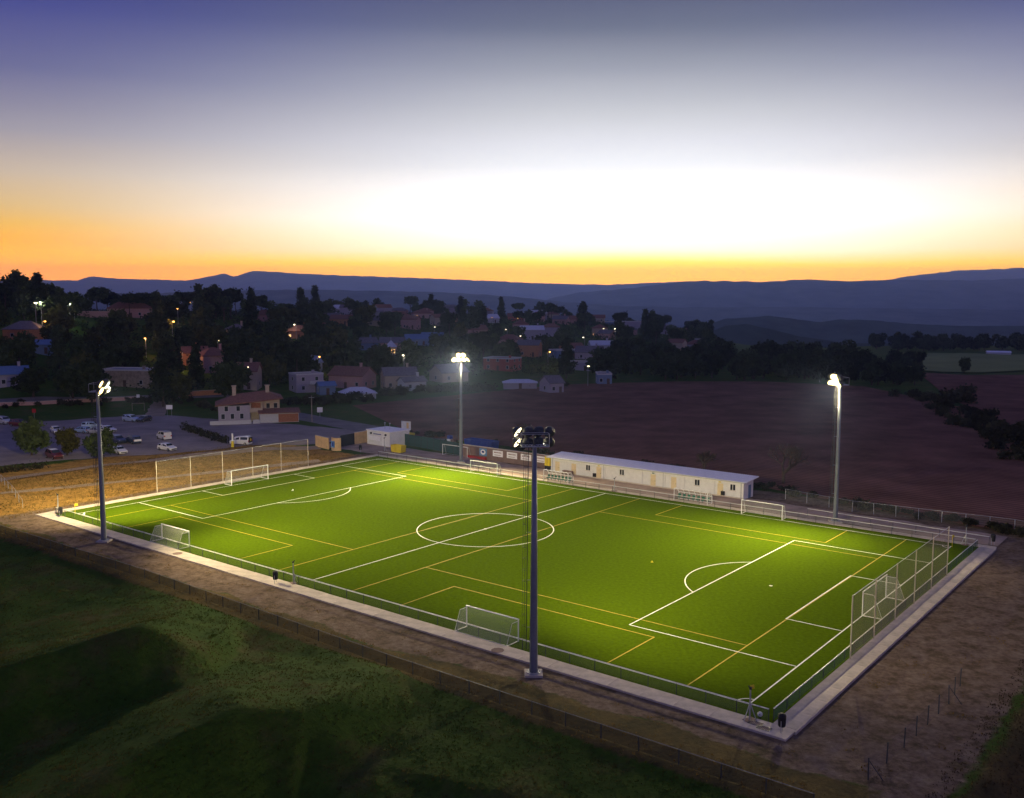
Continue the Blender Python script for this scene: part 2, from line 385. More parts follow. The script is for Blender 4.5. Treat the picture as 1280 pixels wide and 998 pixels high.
# ------------------------------------------------------------------ ground sheet
def build_ground():
    def axis(segs):
        out = [segs[0][0]]
        for a, b, st in segs:
            n = max(1, int(round((b-a)/st))); out += list(np.linspace(a, b, n+1)[1:])
        return np.array(out)
    xs = axis([(-1500,-500,60),(-500,-110,7),(-110,-60,1.2),(-60,75,.55),(75,110,1.2),(110,500,7),(500,1500,60)])
    ys = axis([(-600,-20,60),(-20,28,4),(28,112,.55),(112,175,1.2),(175,330,3),(330,900,7),(900,1500,40)])
    X, Y = np.meshgrid(xs, ys); Z = H(X, Y)
    nx, ny = len(xs), len(ys)
    co = np.stack([X, Y, Z], -1).reshape(-1, 3)
    idx = np.arange(nx*ny).reshape(ny, nx)
    q = np.stack([idx[:-1, :-1], idx[:-1, 1:], idx[1:, 1:], idx[1:, :-1]], -1).reshape(-1, 4)
    me = bpy.data.meshes.new('ground'); me.vertices.add(len(co)); me.vertices.foreach_set('co', co.ravel())
    me.loops.add(q.size); me.loops.foreach_set('vertex_index', q.ravel())
    me.polygons.add(len(q)); me.polygons.foreach_set('loop_start', np.arange(0, q.size, 4)); me.polygons.foreach_set('loop_total', np.full(len(q), 4))
    me.polygons.foreach_set('use_smooth', np.ones(len(q), bool)); me.update(calc_edges=True)
    px, py = WP(X, Y); w = fbm(X, Y, 15, 3, 2)
    dry = sm((-3.5-px)/2)*sm((px+46)/6)*sm((py+14+px*.1)/6)*sm((62-py)/4)
    bare = sm((py+10.2+w*.6)/1.2)*sm((px+10)/6)*sm((120-px)/3)*sm((66-py)/3)
    bare = np.maximum(bare, sm((px-106)/1)*sm((118.5+w*1.5-px)/2)*sm((py+13)/3)*sm((84-py)/6))
    bare = np.maximum(bare, sm((px-8)/3)*sm((py-62)/1)*sm((79+w-py)/3)*sm((120-px)/3))
    verge = np.maximum(sm((-8.4+w*1.1+1.9*sm((px-70)/20)-py)/1.2)*sm((py+13.0)/.8)*sm((118-px)/6), sm((px-117.2+w*1.8)/3)*sm((150-Y)/20))
    for nm, arr in (('dry', dry), ('bare', bare*(1-verge)), ('verge', verge)):
        at = me.attributes.new(nm, 'FLOAT', 'POINT'); at.data.foreach_set('value', np.clip(arr, 0, 1).ravel().astype(np.float32))
    me.materials.append(G('ground')); o = link('ground', me); tag(o, kind='structure')
    # far valley floor out to the horizon
    mb = MB(); S = 30000
    mb.add([(-S,-700,-120),(S,-700,-120),(S,S,-120),(-S,S,-120)], [(0,1,2,3)]); tag(mb.build('valley_floor', 'valley'), kind='structure')
build_ground()

# far ridges: crest given as (pixel x, pixel y) at an assumed distance
def ridge(name, D, crest, width, seed, rough, base=-125, mt='hill'):
    xs = np.array([c[0] for c in crest], float); yy = np.array([c[1] for c in crest], float)
    px = np.linspace(-900, 2180, 620); cy = np.interp(px, xs, yy)
    zc = CAMZ+(368.6-cy)/F*D
    X0 = (px-640)/F*D
    rows = 26; ts = np.linspace(0, 1, rows); V = []
    for t in ts:
        k = t/.72 if t < .72 else 1-(t-.72)/.28*.8
        prof = sm(k)*.55+k*.45
        yo = D-width*(.72-t)
        X = X0*(yo/D)
        n = fbm(X, np.full_like(X, yo), D*.16, 5, seed)*rough*.55*(1-abs(k)**3) + fbm(X, np.full_like(X, yo), D*.022, 4, seed+7)*rough*.16
        z = base+(zc-base)*prof+n
        V.append(np.stack([X, np.full_like(X, yo), z], -1))
    V = np.array(V); n = len(px); mb = MB(); mb.v = [tuple(p) for p in V.reshape(-1, 3)]
    mb.f = [(i*n+j, i*n+j+1, (i+1)*n+j+1, (i+1)*n+j) for i in range(rows-1) for j in range(n-1)]
    tag(mb.build(name, mt, smooth=True), kind='structure')
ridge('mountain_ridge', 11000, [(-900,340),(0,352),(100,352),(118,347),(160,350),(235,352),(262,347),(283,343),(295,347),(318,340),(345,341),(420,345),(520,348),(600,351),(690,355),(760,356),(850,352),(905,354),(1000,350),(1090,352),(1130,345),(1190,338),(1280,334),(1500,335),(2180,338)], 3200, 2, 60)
ridge('mountain_ridge', 7000, [(-900,400),(300,396),(560,392),(640,384),(720,366),(790,360),(850,352),(870,351),(960,352),(1000,349),(1060,351),(1130,349),(1200,350),(1280,347),(1500,340),(2180,345)], 2200, 9, 40, mt='hill_mid_hazed')
ridge('mountain_ridge', 4600, [(-900,372),(200,368),(300,364),(395,363),(470,364),(560,366),(640,371),(700,377),(770,382),(850,384),(950,383),(1280,386),(2180,384)], 1500, 17, 25, mt='hill_mid_hazed')
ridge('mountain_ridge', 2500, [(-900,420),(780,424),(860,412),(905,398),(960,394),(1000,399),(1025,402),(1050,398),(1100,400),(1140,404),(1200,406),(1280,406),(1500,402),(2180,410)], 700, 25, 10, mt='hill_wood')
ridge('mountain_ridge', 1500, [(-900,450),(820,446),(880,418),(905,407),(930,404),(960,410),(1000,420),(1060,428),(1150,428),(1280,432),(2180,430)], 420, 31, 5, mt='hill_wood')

# ------------------------------------------------------------------ pitch, lines and pavement
L_, W_ = 102.5, 59.4
def prect(name, x0, x1, y0, y1, z, mt, parent=None):
    mb = MB(); mb.add([PW(x0,y0,z),PW(x1,y0,z),PW(x1,y1,z),PW(x0,y1,z)], [(0,1,2,3)])
    return mb.build(name, mt, parent)
pitch = prect('football_pitch', -2.6, 105.3, -2.0, 61.3, 0.0, 'turf'); tag(pitch, kind='structure')
def seg(name, x0, y0, x1, y1, w, z, mt):
    dx, dy = x1-x0, y1-y0; l = hypot(dx, dy); nx, ny = -dy/l*w/2, dx/l*w/2
    mb = MB(); mb.add([PW(x0+nx,y0+ny,z),PW(x0-nx,y0-ny,z),PW(x1-nx,y1-ny,z),PW(x1+nx,y1+ny,z)], [(0,1,2,3)]); mb.build(name, mt, pitch)
def arc(name, cx, cy, r, a0, a1, w, z, mt, n=48):
    mb = MB()
    for k in range(n+1):
        a = a0+(a1-a0)*k/n
        for rr in (r-w/2, r+w/2): mb.v.append(tuple(PW(cx+rr*cos(a), cy+rr*sin(a), z)))
    mb.f = [(2*k, 2*k+1, 2*k+3, 2*k+2) for k in range(n)]; mb.build(name, mt, pitch)
zw, zy, lw = .014, .007, .125
wl = lambda *a: seg('white_line', *a, lw, zw, 'white_line')
yl = lambda *a: seg('yellow_line', *a, .13, zy, 'yellow_line')
wl(0,0,L_,0); wl(0,W_,L_,W_)
for x in (0, L_/2, L_): seg('white_line', x, .08, x, W_-.08, lw, zw+.003, 'white_line')
arc('centre_circle', L_/2, W_/2, 9.15, 0, 2*pi, lw, zw+.006, 'white_line', 72)
arc('centre_spot', L_/2, W_/2, .1, 0, 2*pi, .2, zw+.009, 'white_line', 10)
for s in (0, 1):
    X = lambda d: d if s == 0 else L_-d
    for dep, hw in ((16.5, 20.16), (5.5, 9.16)):
        for sg in (-1, 1): wl(X(.1), W_/2+sg*hw, X(dep), W_/2+sg*hw)
        seg('white_line', X(dep), W_/2-hw-.07, X(dep), W_/2+hw+.07, lw, zw+.003, 'white_line')
    aa = math.acos(5.5/9.15); b0 = 0 if s == 0 else pi
    arc('penalty_arc', X(11), W_/2, 9.15, b0-aa, b0+aa, lw, zw+.006, 'white_line', 28)
    arc('penalty_spot', X(11), W_/2, .1, 0, 2*pi, .2, zw, 'white_line', 10)
    for y, sg in ((0, 1), (W_, -1)):
        arc('corner_arc', X(0), y, 1.0, (0 if s == 0 else pi/2) if sg > 0 else (-pi/2 if s == 0 else pi), (pi/2 if s == 0 else pi) if sg > 0 else (0 if s == 0 else 1.5*pi), .12, zw+.006, 'white_line', 10)
for xa, xb, pa, pb in ((57.5, 97.1, 64.9, 89.5), (5.4, 45.2, 13.0, 37.8)):
    for x in (xa, xb): yl(x, .1, x, W_-.1)
    for y, sg in ((0, 1), (W_, -1)):
        seg('yellow_line', xa, y+sg*11.5, xb, y+sg*11.5, .13, zy+.003, 'yellow_line')
        yl(pa, y+sg*.1, pa, y+sg*8.1); yl(pb, y+sg*.1, pb, y+sg*8.1)
        seg('yellow_line', pa-.06, y+sg*8.1, pb+.06, y+sg*8.1, .13, zy+.003, 'yellow_line')

pave = MB(); pave.box(-.05, .05, -.05, .05, -.3, -.2)
pave = pave.build('pavement', 'concrete', None, PW(-3.4, -3, -.10), PR); tag(pave, kind='structure')
slab_me = MB().box(-1.49, 1.49, -.995, .995, -.25, .10).mesh('slab', 'concrete')
def slab_run(ax, ay, bx, by, wid):
    n = int(round(hypot(bx-ax, by-ay)/3)); ln = hypot(bx-ax, by-ay)/n; ang = atan2(by-ay, bx-ax)
    for k in range(n):
        t = (k+.5)/n; x, y = ax+(bx-ax)*t, ay+(by-ay)*t
        o = link('slab', slab_me, pave); o.location = (x+3.4, y+3, .05+R.uniform(-.012, .012)); o.rotation_euler = (0, 0, ang); o.scale = (ln/3, wid/2, 1)
slab_run(-4.1, -3.05, 107.1, -3.05, 1.9)
slab_run(106.2, -2.08, 106.2, 61.4, 1.75)
slab_run(-3.4, -2.08, -3.4, 61.4, 1.5)
slab_run(-4.1, 62.0, 107.1, 62.0, 1.15)
# kerb lip on the outer edge of the end pavement
tag(MB().box(0, 64, -.06, .06, -.2, .13).build('kerb', 'concrete', None, PW(107.2, -2.6, 0), PR+pi/2), kind='structure')

# ------------------------------------------------------------------ roads and fields
cp = lambda *pts: [gp(a, b, -.1) for a, b in pts]
grid_sheet('car_park', cp((-160,536),(0,531),(90,525),(190,518),(290,526),(380,532),(470,541)), cp((-160,592),(0,583),(60,577),(150,571),(230,566),(330,557),(400,556)), 40, 10, 'car_park', .06, edge=1.2)
grid_sheet('road', cp((-150,605),(0,599),(120,582),(240,571),(330,562),(395,558)), cp((-150,612),(0,606),(120,588),(240,576.5),(330,567.5),(402,562)), 40, 3, 'track', .12, edge=.5)
grid_sheet('path', cp((-60,628),(0,620),(80,612),(160,603),(240,594),(330,583),(398,575)), cp((-60,630.5),(0,622.5),(80,614.5),(160,605.5),(240,596.5),(330,586),(402,578)), 40, 2, 'track', .07, edge=.4)
grid_sheet('road', [tp(*q) for q in ((-120,503),(0,500),(100,497),(200,494),(290,492))], [tp(*q) for q in ((-120,510),(0,507),(100,503.5),(200,500),(290,497))], 30, 3, 'asphalt', .12)
grid_sheet('road', [tp(*q) for q in ((355,512),(372,516),(400,521),(440,528),(500,538),(560,547))], [tp(*q) for q in ((345,520),(365,524),(395,530),(440,539),(490,548),(550,556))], 30, 4, 'asphalt', .10, edge=.6)
grid_sheet('track', [tp(*q) for q in ((196,494),(192,502),(186,512),(180,521))], [tp(*q) for q in ((202,494),(206,502),(208,512),(206,521))], 16, 4, 'track', .09, edge=.8)
grid_sheet('apron', [PW(-22,62,0),PW(-4,63.2,0),PW(30,63.2,0),PW(70,63.2,0),PW(107,63.2,0)], [PW(-22,72,0),PW(-4,72,0),PW(30,70.5,0),PW(70,70.5,0),PW(107,69.5,0)], 40, 4, 'apron', .05, edge=.8)
grid_sheet('ploughed_field', [tp(*q) for q in ((520,546),(620,557),(700,572),(840,588),(960,612),(1100,640),(1300,672),(1500,700))],
           [tp(*q) for q in ((440,508),(560,496),(700,482),(840,478),(960,478),(1080,484),(1210,512),(1360,600))], 70, 40, 'plough', .22, edge=1.5)
grid_sheet('ploughed_field', [tp(*q) for q in ((1175,490),(1225,520),(1290,570),(1420,640))], [tp(*q) for q in ((1145,466),(1205,470),(1290,470),(1500,480))], 24, 24, 'plough', .35, edge=1.5)
grid_sheet('green_field', [tp(*q) for q in ((1118,462),(1170,466),(1230,467),(1290,464),(1420,462))], [tp(*q) for q in ((1112,441.5),(1170,442.5),(1230,443.5),(1290,444),(1420,444))], 30, 16, 'green_field', .5, edge=2)

# ------------------------------------------------------------------ goals
def goal(loc, rz, w, h, d, label, box=True, net=True, slack=True):
    # faces -y... opening towards +y, net depth towards -y
    t = thing('football_goal', loc, rz, label, 'goal', None); r = .06
    for s in (-1, 1):
        MB().tube((s*w/2, 0, 0), (s*w/2, 0, h), r, n=8).build('post', 'goal_white', t)
    MB().tube((-w/2-r, 0, h), (w/2+r, 0, h), r, n=8).build('crossbar', 'goal_white', t)
    if box:
        for s in (-1, 1):
            MB().tube((s*w/2, -.07, h*.93), (s*w/2, -d*.55, h*.93), .03).tube((s*w/2, -d*.55, h*.93), (s*w/2, -d, .05), .02).build('net_support', 'rail_white', t)
            MB().tube((s*w/2, -.07, .04), (s*w/2, -d, .04), .04).build('ground_bar', 'rail_white', t)
        MB().tube((-w/2, -d, .06), (w/2, -d, .06), .03).build('back_bar', 'galv', t)
    if net:
        nb = MB(); k = 10; top = -d*.5
        P = []
        for i in range(k+1):
            x = -w/2+w*i/k; sg = sin(pi*i/k)*.10
            P.append([(x, -.04, h-.03), (x, top, h*.93-sg), (x, -d*.82, h*.45-sg*.5), (x, -d, .03)])
        for i in range(k):
            for j in range(3): nb.quad(P[i][j], P[i+1][j], P[i+1][j+1], P[i][j+1])
        for s in (0, k): nb.quad(P[s][0], P[s][1], P[s][2], P[s][3]); nb.add([(P[s][0][0], -.04, .03), P[s][0], P[s][3]], [(0,1,2)])
        nb.build('net', 'net', t)
    return t
goal(PW(0, W_/2, 0), PR+radians(-90), 7.32, 2.44, 1.9, 'full size white goal in front of the stop net beside the dry grass bank')
goal(PW(L_, W_/2, 0), PR+radians(90), 7.32, 2.44, 1.9, 'full size white goal standing before the tall beige stop net and end pavement')
goal(PW(25.4, -.35, 0), PR, 6.1, 2.0, 1.7, 'smaller white goal on the near touchline beside the light mast by the grass bank')
goal(PW(77.3, -.5, 0), PR, 6.2, 2.05, 1.7, 'smaller white goal with side bars next to the dark steel light mast')
goal(PW(25.2, 60.4, 0), PR+pi, 6.1, 2.0, 1.3, 'smaller white goal on the touchline below the wall of white advertising boards')
goal(PW(77.2, 59.7, 0), PR+pi, 6.1, 2.05, 1.3, 'smaller white goal on the touchline beyond the end of the changing room block')
goal(PW(9.3, 70.6, 0), PR+pi, 6.4, 2.05, 1.0, 'spare white goal stored against the dark green fence behind a light mast', net=False)

# ------------------------------------------------------------------ railings and stop nets
def railing(a, b, step, h, label, infill=None, post='post_dark', rail='rail_white', curve=0, name='railing', cat='railing', z0=0.0, nrails=1, pr=.035):
    A = PW(a[0], a[1], z0); ln = hypot(b[0]-a[0], b[1]-a[1]); ang = PR+atan2(b[1]-a[1], b[0]-a[0])
    t = thing(name, A, ang, label, cat); n = int(round(ln/step))
    me = MB().tube((0,0,-.1), (0,0,h), pr, n=6).mesh('post', post)
    for k in range(n+1): link('post', me, t, (ln*k/n, 0, 0))
    for k in range(nrails): MB().tube((0,0,h-.42*k), (ln,0,h-.42*k), .045, n=6).build('top_rail' if k == 0 else 'lower_rail', rail, t)
    if infill:
        pm = MB().quad((.04,0,.06), (ln/n-.04,0,.06), (ln/n-.04,0,h-.05), (.04,0,h-.05)).mesh('mesh_panel', infill)
        for k in range(n): link('mesh_panel', pm, t, (ln*k/n, 0, 0))
    return t
railing((-2.2, -1.9), (104.9, -1.9), 2.55, .95, 'long low steel railing along the touchline beside the bare gravel strip', 'wire_mesh')
railing((105.15, -1.6), (105.15, 61.0), 2.5, .95, 'low steel railing with green mesh along the end pavement behind the stop net', 'net_green')
railing((-2.2, 61.2), (104.9, 61.2), 2.55, .95, 'long low steel railing along the touchline facing the changing room block', 'wire_mesh')
railing((82, 64.6), (106, 63.4), 3.0, 1.0, 'short steel railing beyond the pavement next to the mast at the ploughed field', None)
def stop_net(x, y0, y1, n, h, label, mt, post):
    t = thing('stop_net', PW(x, y0, 0), PR+pi/2, label, 'net'); ln = y1-y0
    me = MB().tube((0,0,-.1), (0,0,h), .055, n=8).mesh('post', post)
    for k in range(n): link('post', me, t, (ln*k/(n-1), 0, 0))
    MB().tube((0,0,h-.05), (ln,0,h-.05), .03).build('top_cable', 'galv', t)
    pm = MB()
    w = ln/(n-1)
    for i in range(6):
        a, b = w*i/6, w*(i+1)/6; s0, s1 = sin(pi*i/6)*.12, sin(pi*(i+1)/6)*.12
        pm.quad((a, s0*.5, .08), (b, s1*.5, .08), (b, s1*.3, h-.06-s1), (a, s0*.3, h-.06-s0))
    pm = pm.mesh('net_panel', mt)
    for k in range(n-1): link('net_panel', pm, t, (w*k, 0, 0))
    return t
stop_net(-4.4, 15.3, 45.7, 6, 5.0, 'tall ball stop net on pale posts in front of the dry orange grass bank', 'net_stop', 'stop_post')
stop_net(105.45, 14.0, 45.4, 6, 5.7, 'tall beige ball stop net on steel posts along the end pavement beside bare ground', 'net_beige', 'stop_post')

# ------------------------------------------------------------------ light masts
def mast(x, y, label, aims, on, power=1.0, hgt=19.2, dim=False, nobeam=()):
    # aims: pitch points for each floodlight; on: which lamps shine
    t = thing('light_mast', PW(x, y, -.05), 0, label, 'light mast', None)
    MB().lathe([(.36,0),(.34,.6),(.28,9),(.19,hgt)], n=12).build('pole', 'mast_steel', t, smooth=True)
    MB().box(-.75,.75,-.75,.75,-.3,.14).build('base_plinth', 'concrete', t)
    fl = MB().lathe([(.62,.14),(.62,.20)], n=12)
    for k in range(8): fl.tube((.52*cos(k*pi/4), .52*sin(k*pi/4), .2), (.52*cos(k*pi/4), .52*sin(k*pi/4), .3), .04)
    fl.build('base_flange', 'galv', t)
    c = PW(x, y); tgt = PW(51, 30)-c; head = atan2(tgt.y, tgt.x)-pi/2     # local +y looks at the pitch centre
    side = Vector((cos(head+1.9), sin(head+1.9), 0))
    # ladder stands off the pole towards the pitch-left side with safety hoops
    lb = Vector((-.62, .0, 0)); la = MB()
    for s in (-.2, .2): la.tube(lb+Vector((0, s, 2.2)), lb+Vector((.12, s, hgt+.2)), .028, n=5)
    z = 2.4
    while z < hgt: la.tube(lb+Vector((.12*z/hgt, -.2, z)), lb+Vector((.12*z/hgt, .2, z)), .016, n=4, caps=False); z += .32
    ld = la.build('ladder', 'dark_steel', t)
    hp = MB(); z = 3.2
    while z < hgt:
        P = [lb+Vector((.12*z/hgt-.36*sin(pi*k/6), .28*cos(pi*k/6), z)) for k in range(7)]
        for a, b in zip(P, P[1:]): hp.tube(a, b, .016, n=4, caps=False)
        z += .95
    for k in (1, 3, 5): hp.tube(lb+Vector((-.36*sin(pi*k/6), .28*cos(pi*k/6), 3.2)), lb+Vector((.12-.36*sin(pi*k/6), .28*cos(pi*k/6), hgt)), .014, n=4, caps=False)
    hp.build('safety_cage', 'dark_steel', ld)
    br = MB()
    for z in (4, 8, 12, 16): br.tube(lb+Vector((0,0,z)), (0,0,z), .03, n=4)
    br.build('ladder_bracket', 'galv', ld)
    hd = thing('head_frame', (0,0,0), 0, None, None); hd.parent = t; hd.location = (0,0,hgt); hd.rotation_euler = (0,0,head)
    COL.objects.unlink(hd); bpy.data.objects.remove(hd)
    Rm = Matrix.Rotation(head, 3, 'Z'); T = lambda a: Rm @ Vector(a)+Vector((0,0,hgt))
    fr = MB()
    for z in (.15, .95): fr.tube(T((-1.45,.25,z)), T((1.45,.25,z)), .06)
    for xx in (-1.1, 0, 1.1): fr.tube(T((xx,.25,0)), T((xx,.25,1.2)), .05)
    fr.tube(T((0,0,-.6)), T((0,.25,.5)), .10)
    fr.build('lamp_frame', 'dark_steel', t)
    pf = MB()
    for a, b in (((-1.1,-.7,0),(1.1,-.7,0)),((1.1,-.7,0),(1.1,.2,0)),((-1.1,-.7,0),(-1.1,.2,0)),((-1.1,.2,0),(1.1,.2,0))):
        pf.tube(T(a), T(b), .05); pf.tube(T(a)+Vector((0,0,1.0)), T(b)+Vector((0,0,1.0)), .025); pf.tube(T(a), T(a)+Vector((0,0,1.0)), .025)
    for k in range(9): pf.tube(T((-1.0+k*.25,-.68,.0)), T((-1.0+k*.25,.18,.0)), .03, n=4)
    pf.build('platform', 'galv', t)
    spots = [(-1.3,.15),(-.45,.15),(.45,.15),(1.3,.15),(-1.3,1.0),(-.45,1.0),(.45,1.0),(1.3,1.0)]
    for k, ((xx, zz), am) in enumerate(zip(spots, aims)):
        p = T((xx, .80, zz)); d = (PW(am[0], am[1], 0)-PW(x, y, -.05)-p).normalized()
        u = d.orthogonal().normalized()
        prof = [(.12,-.46),(.28,-.38),(.44,-.08),(.49,.07)]; n = 12; hb = MB(); w = d.cross(u); vs = []; fs = []
        for r, q in prof:
            for j in range(n): a = 2*pi*j/n; vs.append(p+u*(r*cos(a))+w*(r*sin(a))+d*q)
        for i in range(len(prof)-1):
            for j in range(n): fs.append((i*n+j, i*n+(j+1) % n, (i+1)*n+(j+1) % n, (i+1)*n+j))
        fs.append(tuple(range(n-1, -1, -1))); hb.add(vs, fs)
        hb.tube(p-d*.2, T((xx, .25, zz+.05)), .04)
        fo = hb.build('floodlight', 'dark_steel', t)
        lm = MB(); lm.add([p+u*(.46*cos(2*pi*j/n))+w*(.46*sin(2*pi*j/n))+d*.03 for j in range(n)], [tuple(range(n))])
        lit = k in on
        lm.build('lens', ('lens_dim' if dim else 'lens_on') if lit else 'lens_off', fo)
        if lit and k not in nobeam:
            ld_ = bpy.data.lights.new('flood_beam', 'SPOT'); ld_.energy = FLOOD*power*8/(len(on)-len(nobeam)); ld_.color = (1,.83,.46)
            ld_.spot_size = radians(100); ld_.spot_blend = 1.0; ld_.shadow_soft_size = .3
            lo = bpy.data.objects.new('flood_beam', ld_); COL.objects.link(lo); lo.parent = fo
            lo.location = p+d*.20; lo.rotation_euler = d.to_track_quat('-Z', 'Y').to_euler()
    return t
mast(17.3, -5.4, 'slim grey light mast with lit lamps standing beside the dry grass bank end', [(-12,8),(-10,32),(-16,24),(52,14),(-18,14),(2,30),(36,24),(50,20)], (0,1,2,3,4,5,6,7), 1.5)
mast(85.9, -5.5, 'tall dark blue light mast with ladder and platform next to a small goal', [(114,-2),(80,18),(94,24),(70,14),(116,0),(76,34),(95,34),(68,28)], (0,2,4,7), .30, dim=True, nobeam=(0,4))
m3 = gp(579, 577); m3p = WP(m3.x, m3.y)
mast(m3p[0], m3p[1]-.6, 'grey light mast with blazing lamps beside the spare goal and advertising wall', [(6,40),(20,40),(34,44),(46,44),(8,30),(24,30),(38,34),(52,36)], (0,1,2,3,5,6), 1.25)
m4 = gp(1044, 652); m4p = WP(m4.x, m4.y)
mast(m4p[0], m4p[1], 'grey light mast with blazing lamps in front of the dark ploughed field', [(66,42),(80,40),(92,40),(100,42),(60,32),(76,28),(94,28),(102,32)], (0,1,2,3,5,6), .72)

# ------------------------------------------------------------------ touchline furniture
def sprinkler(px, py, hh, label):
    g = gp(px, py, .055); t = thing('sprinkler_mast', g, R.uniform(0, 6), label, 'sprinkler')
    MB().tube((0,0,0), (0,0,hh), .07, .05, n=8).build('standpipe', 'galv', t)
    MB().tube((0,0,hh*.55), (.55,0,0), .035).build('brace', 'galv', t)
    MB().tube((0,0,hh*.55), (-.25,.5,0), .035).build('brace', 'galv', t)
    MB().tube((0,0,hh), (.3,.1,hh+.32), .05,.035).tube((0,0,hh-.06),(0,0,hh+.08), .1).tube((-.18,-.05,hh+.02),(.02,0,hh+.12), .04).build('water_cannon', 'dark_steel', t)
    MB().box(-.45,.45,-.3,.3,0,.03).build('cover_plate', 'brown_wall', t)
sprinkler(367, 729, 2.3, 'grey braced irrigation sprinkler on the pavement at the halfway line by a black bin')
sprinkler(937, 900, 2.4, 'grey braced irrigation sprinkler on the pavement near the two drain covers')
sprinkler(73, 641, 2.6, 'grey irrigation sprinkler at the pavement corner below the dry grass bank')
sprinkler(1207, 681, 2.3, 'grey irrigation sprinkler at the pavement corner beyond the tall stop net')
sprinkler(768, 614, 2.0, 'grey irrigation sprinkler at the halfway line before the changing room block')
sprinkler(480.5, 564, 2.6, 'grey irrigation sprinkler in front of the small white kiosk')
def bin_(px, py, label):
    t = thing('litter_bin', gp(px, py, .055), R.uniform(0, 6), label, 'bin')
    MB().lathe([(.24,.42),(.27,.5),(.30,1.15),(.29,1.2)], n=10).build('drum', 'black', t, smooth=False)
    MB().lathe([(.31,1.2),(.26,1.32),(.10,1.40)], n=10).build('lid', 'black', t)
    for s in (-1, 1): MB().tube((s*.27,0,-.05), (s*.27,0,.9), .03).build('leg', 'galv', t)
bin_(344.5, 729, 'black litter bin on two legs on the pavement beside the halfway sprinkler')
bin_(977, 915, 'black litter bin on two legs at the pavement corner by the bare ground')
bin_(76, 646, 'black litter bin on two legs at the pavement corner below the dry bank')
bin_(450.5, 565, 'black litter bin on the pale apron in front of the dark gate')
bin_(1241, 681, 'black litter bin at the pavement corner beyond the stop net')
for px, py, lb in ((94, 643, 'pale corner flag below the dry grass bank'), (1190, 684, 'pale corner flag beyond the end of the stop net'), (937.5, 881, 'pale corner flag beside the braced sprinkler and drain covers')):
    t = thing('corner_flag', gp(px, py), .5, lb, 'flag')
    MB().tube((0,0,0), (0,0,1.55), .03).build('pole', 'yellow', t)
    MB().add([(.03,0,1.55),(.42,.06,1.48),(.40,-.02,1.22),(.03,0,1.2),(.03,.012,1.55),(.42,.072,1.48),(.40,-.008,1.22),(.03,.012,1.2)], [(0,1,2,3),(7,6,5,4),(0,4,5,1),(1,5,6,2),(2,6,7,3)]).build('flag_cloth', 'yellow', t)
def ball(px, py, label, mt='sign_white', r=.13):
    bm = bmesh.new(); bmesh.ops.create_icosphere(bm, subdivisions=2, radius=r)
    me = bpy.data.meshes.new('football'); bm.to_mesh(me); bm.free(); me.materials.append(G(mt)); me.materials.append(G('black'))
    for p in me.polygons: p.material_index = 1 if p.index % 9 == 0 else 0
    o = link('football', me, None, gp(px, py, r)); tag(o, label, 'ball')
ball(366, 612.5, 'white football lying near the penalty spot beside the full size goal'); ball(950, 893, 'white football lying in the turf corner beside the sprinkler', r=.2)
ball(105, 643, 'white football lying at the corner flag below the dry bank', r=.16)
def marker_cone(px, py, label):
    t = thing('marker_cone', gp(px, py), 0, label, 'cone')
    MB().lathe([(.12,.01),(.11,.03),(.04,.18),(.02,.19)], n=10).build('cone', 'yellow', t); MB().box(-.14,.14,-.14,.14,0.008,.02).build('base', 'yellow', t)
marker_cone(815, 703, 'small yellow marker cone alone on the open turf')
for px, py in ((944.5, 904.5), (955, 910.5)):
    t = thing('drain_cover', gp(px, py, .065), PR, 'dark rectangular drain cover set in the pavement near the corner bin', 'drain cover', 'drain covers in the corner pavement')
    f_ = MB()
    for a in ((-.5,.5,-.3,-.24),(-.5,.5,.24,.3),(-.5,-.44,-.24,.24),(.44,.5,-.24,.24)): f_.box(*a, 0.0, .03)
    f_.build('frame', 'dark_steel', t); g_ = MB()
    for k in range(8): g_.box(-.42+k*.11, -.36+k*.11, -.24, .24, 0.0, .02)
    g_.build('grate', 'brown_wall', t)
for px, py, lb in ((622, 813, 'brown stain plate on the pavement behind the small goal by the dark mast'), (222, 692, 'brown stain plate on the pavement behind the small goal by the slim mast')):
    t = tag(MB().lathe([(.6,.0),(.58,.02),(.2,.025)], n=9).build('manhole_cover', 'brown_wall', None, gp(px, py, .062)), lb, 'manhole cover')

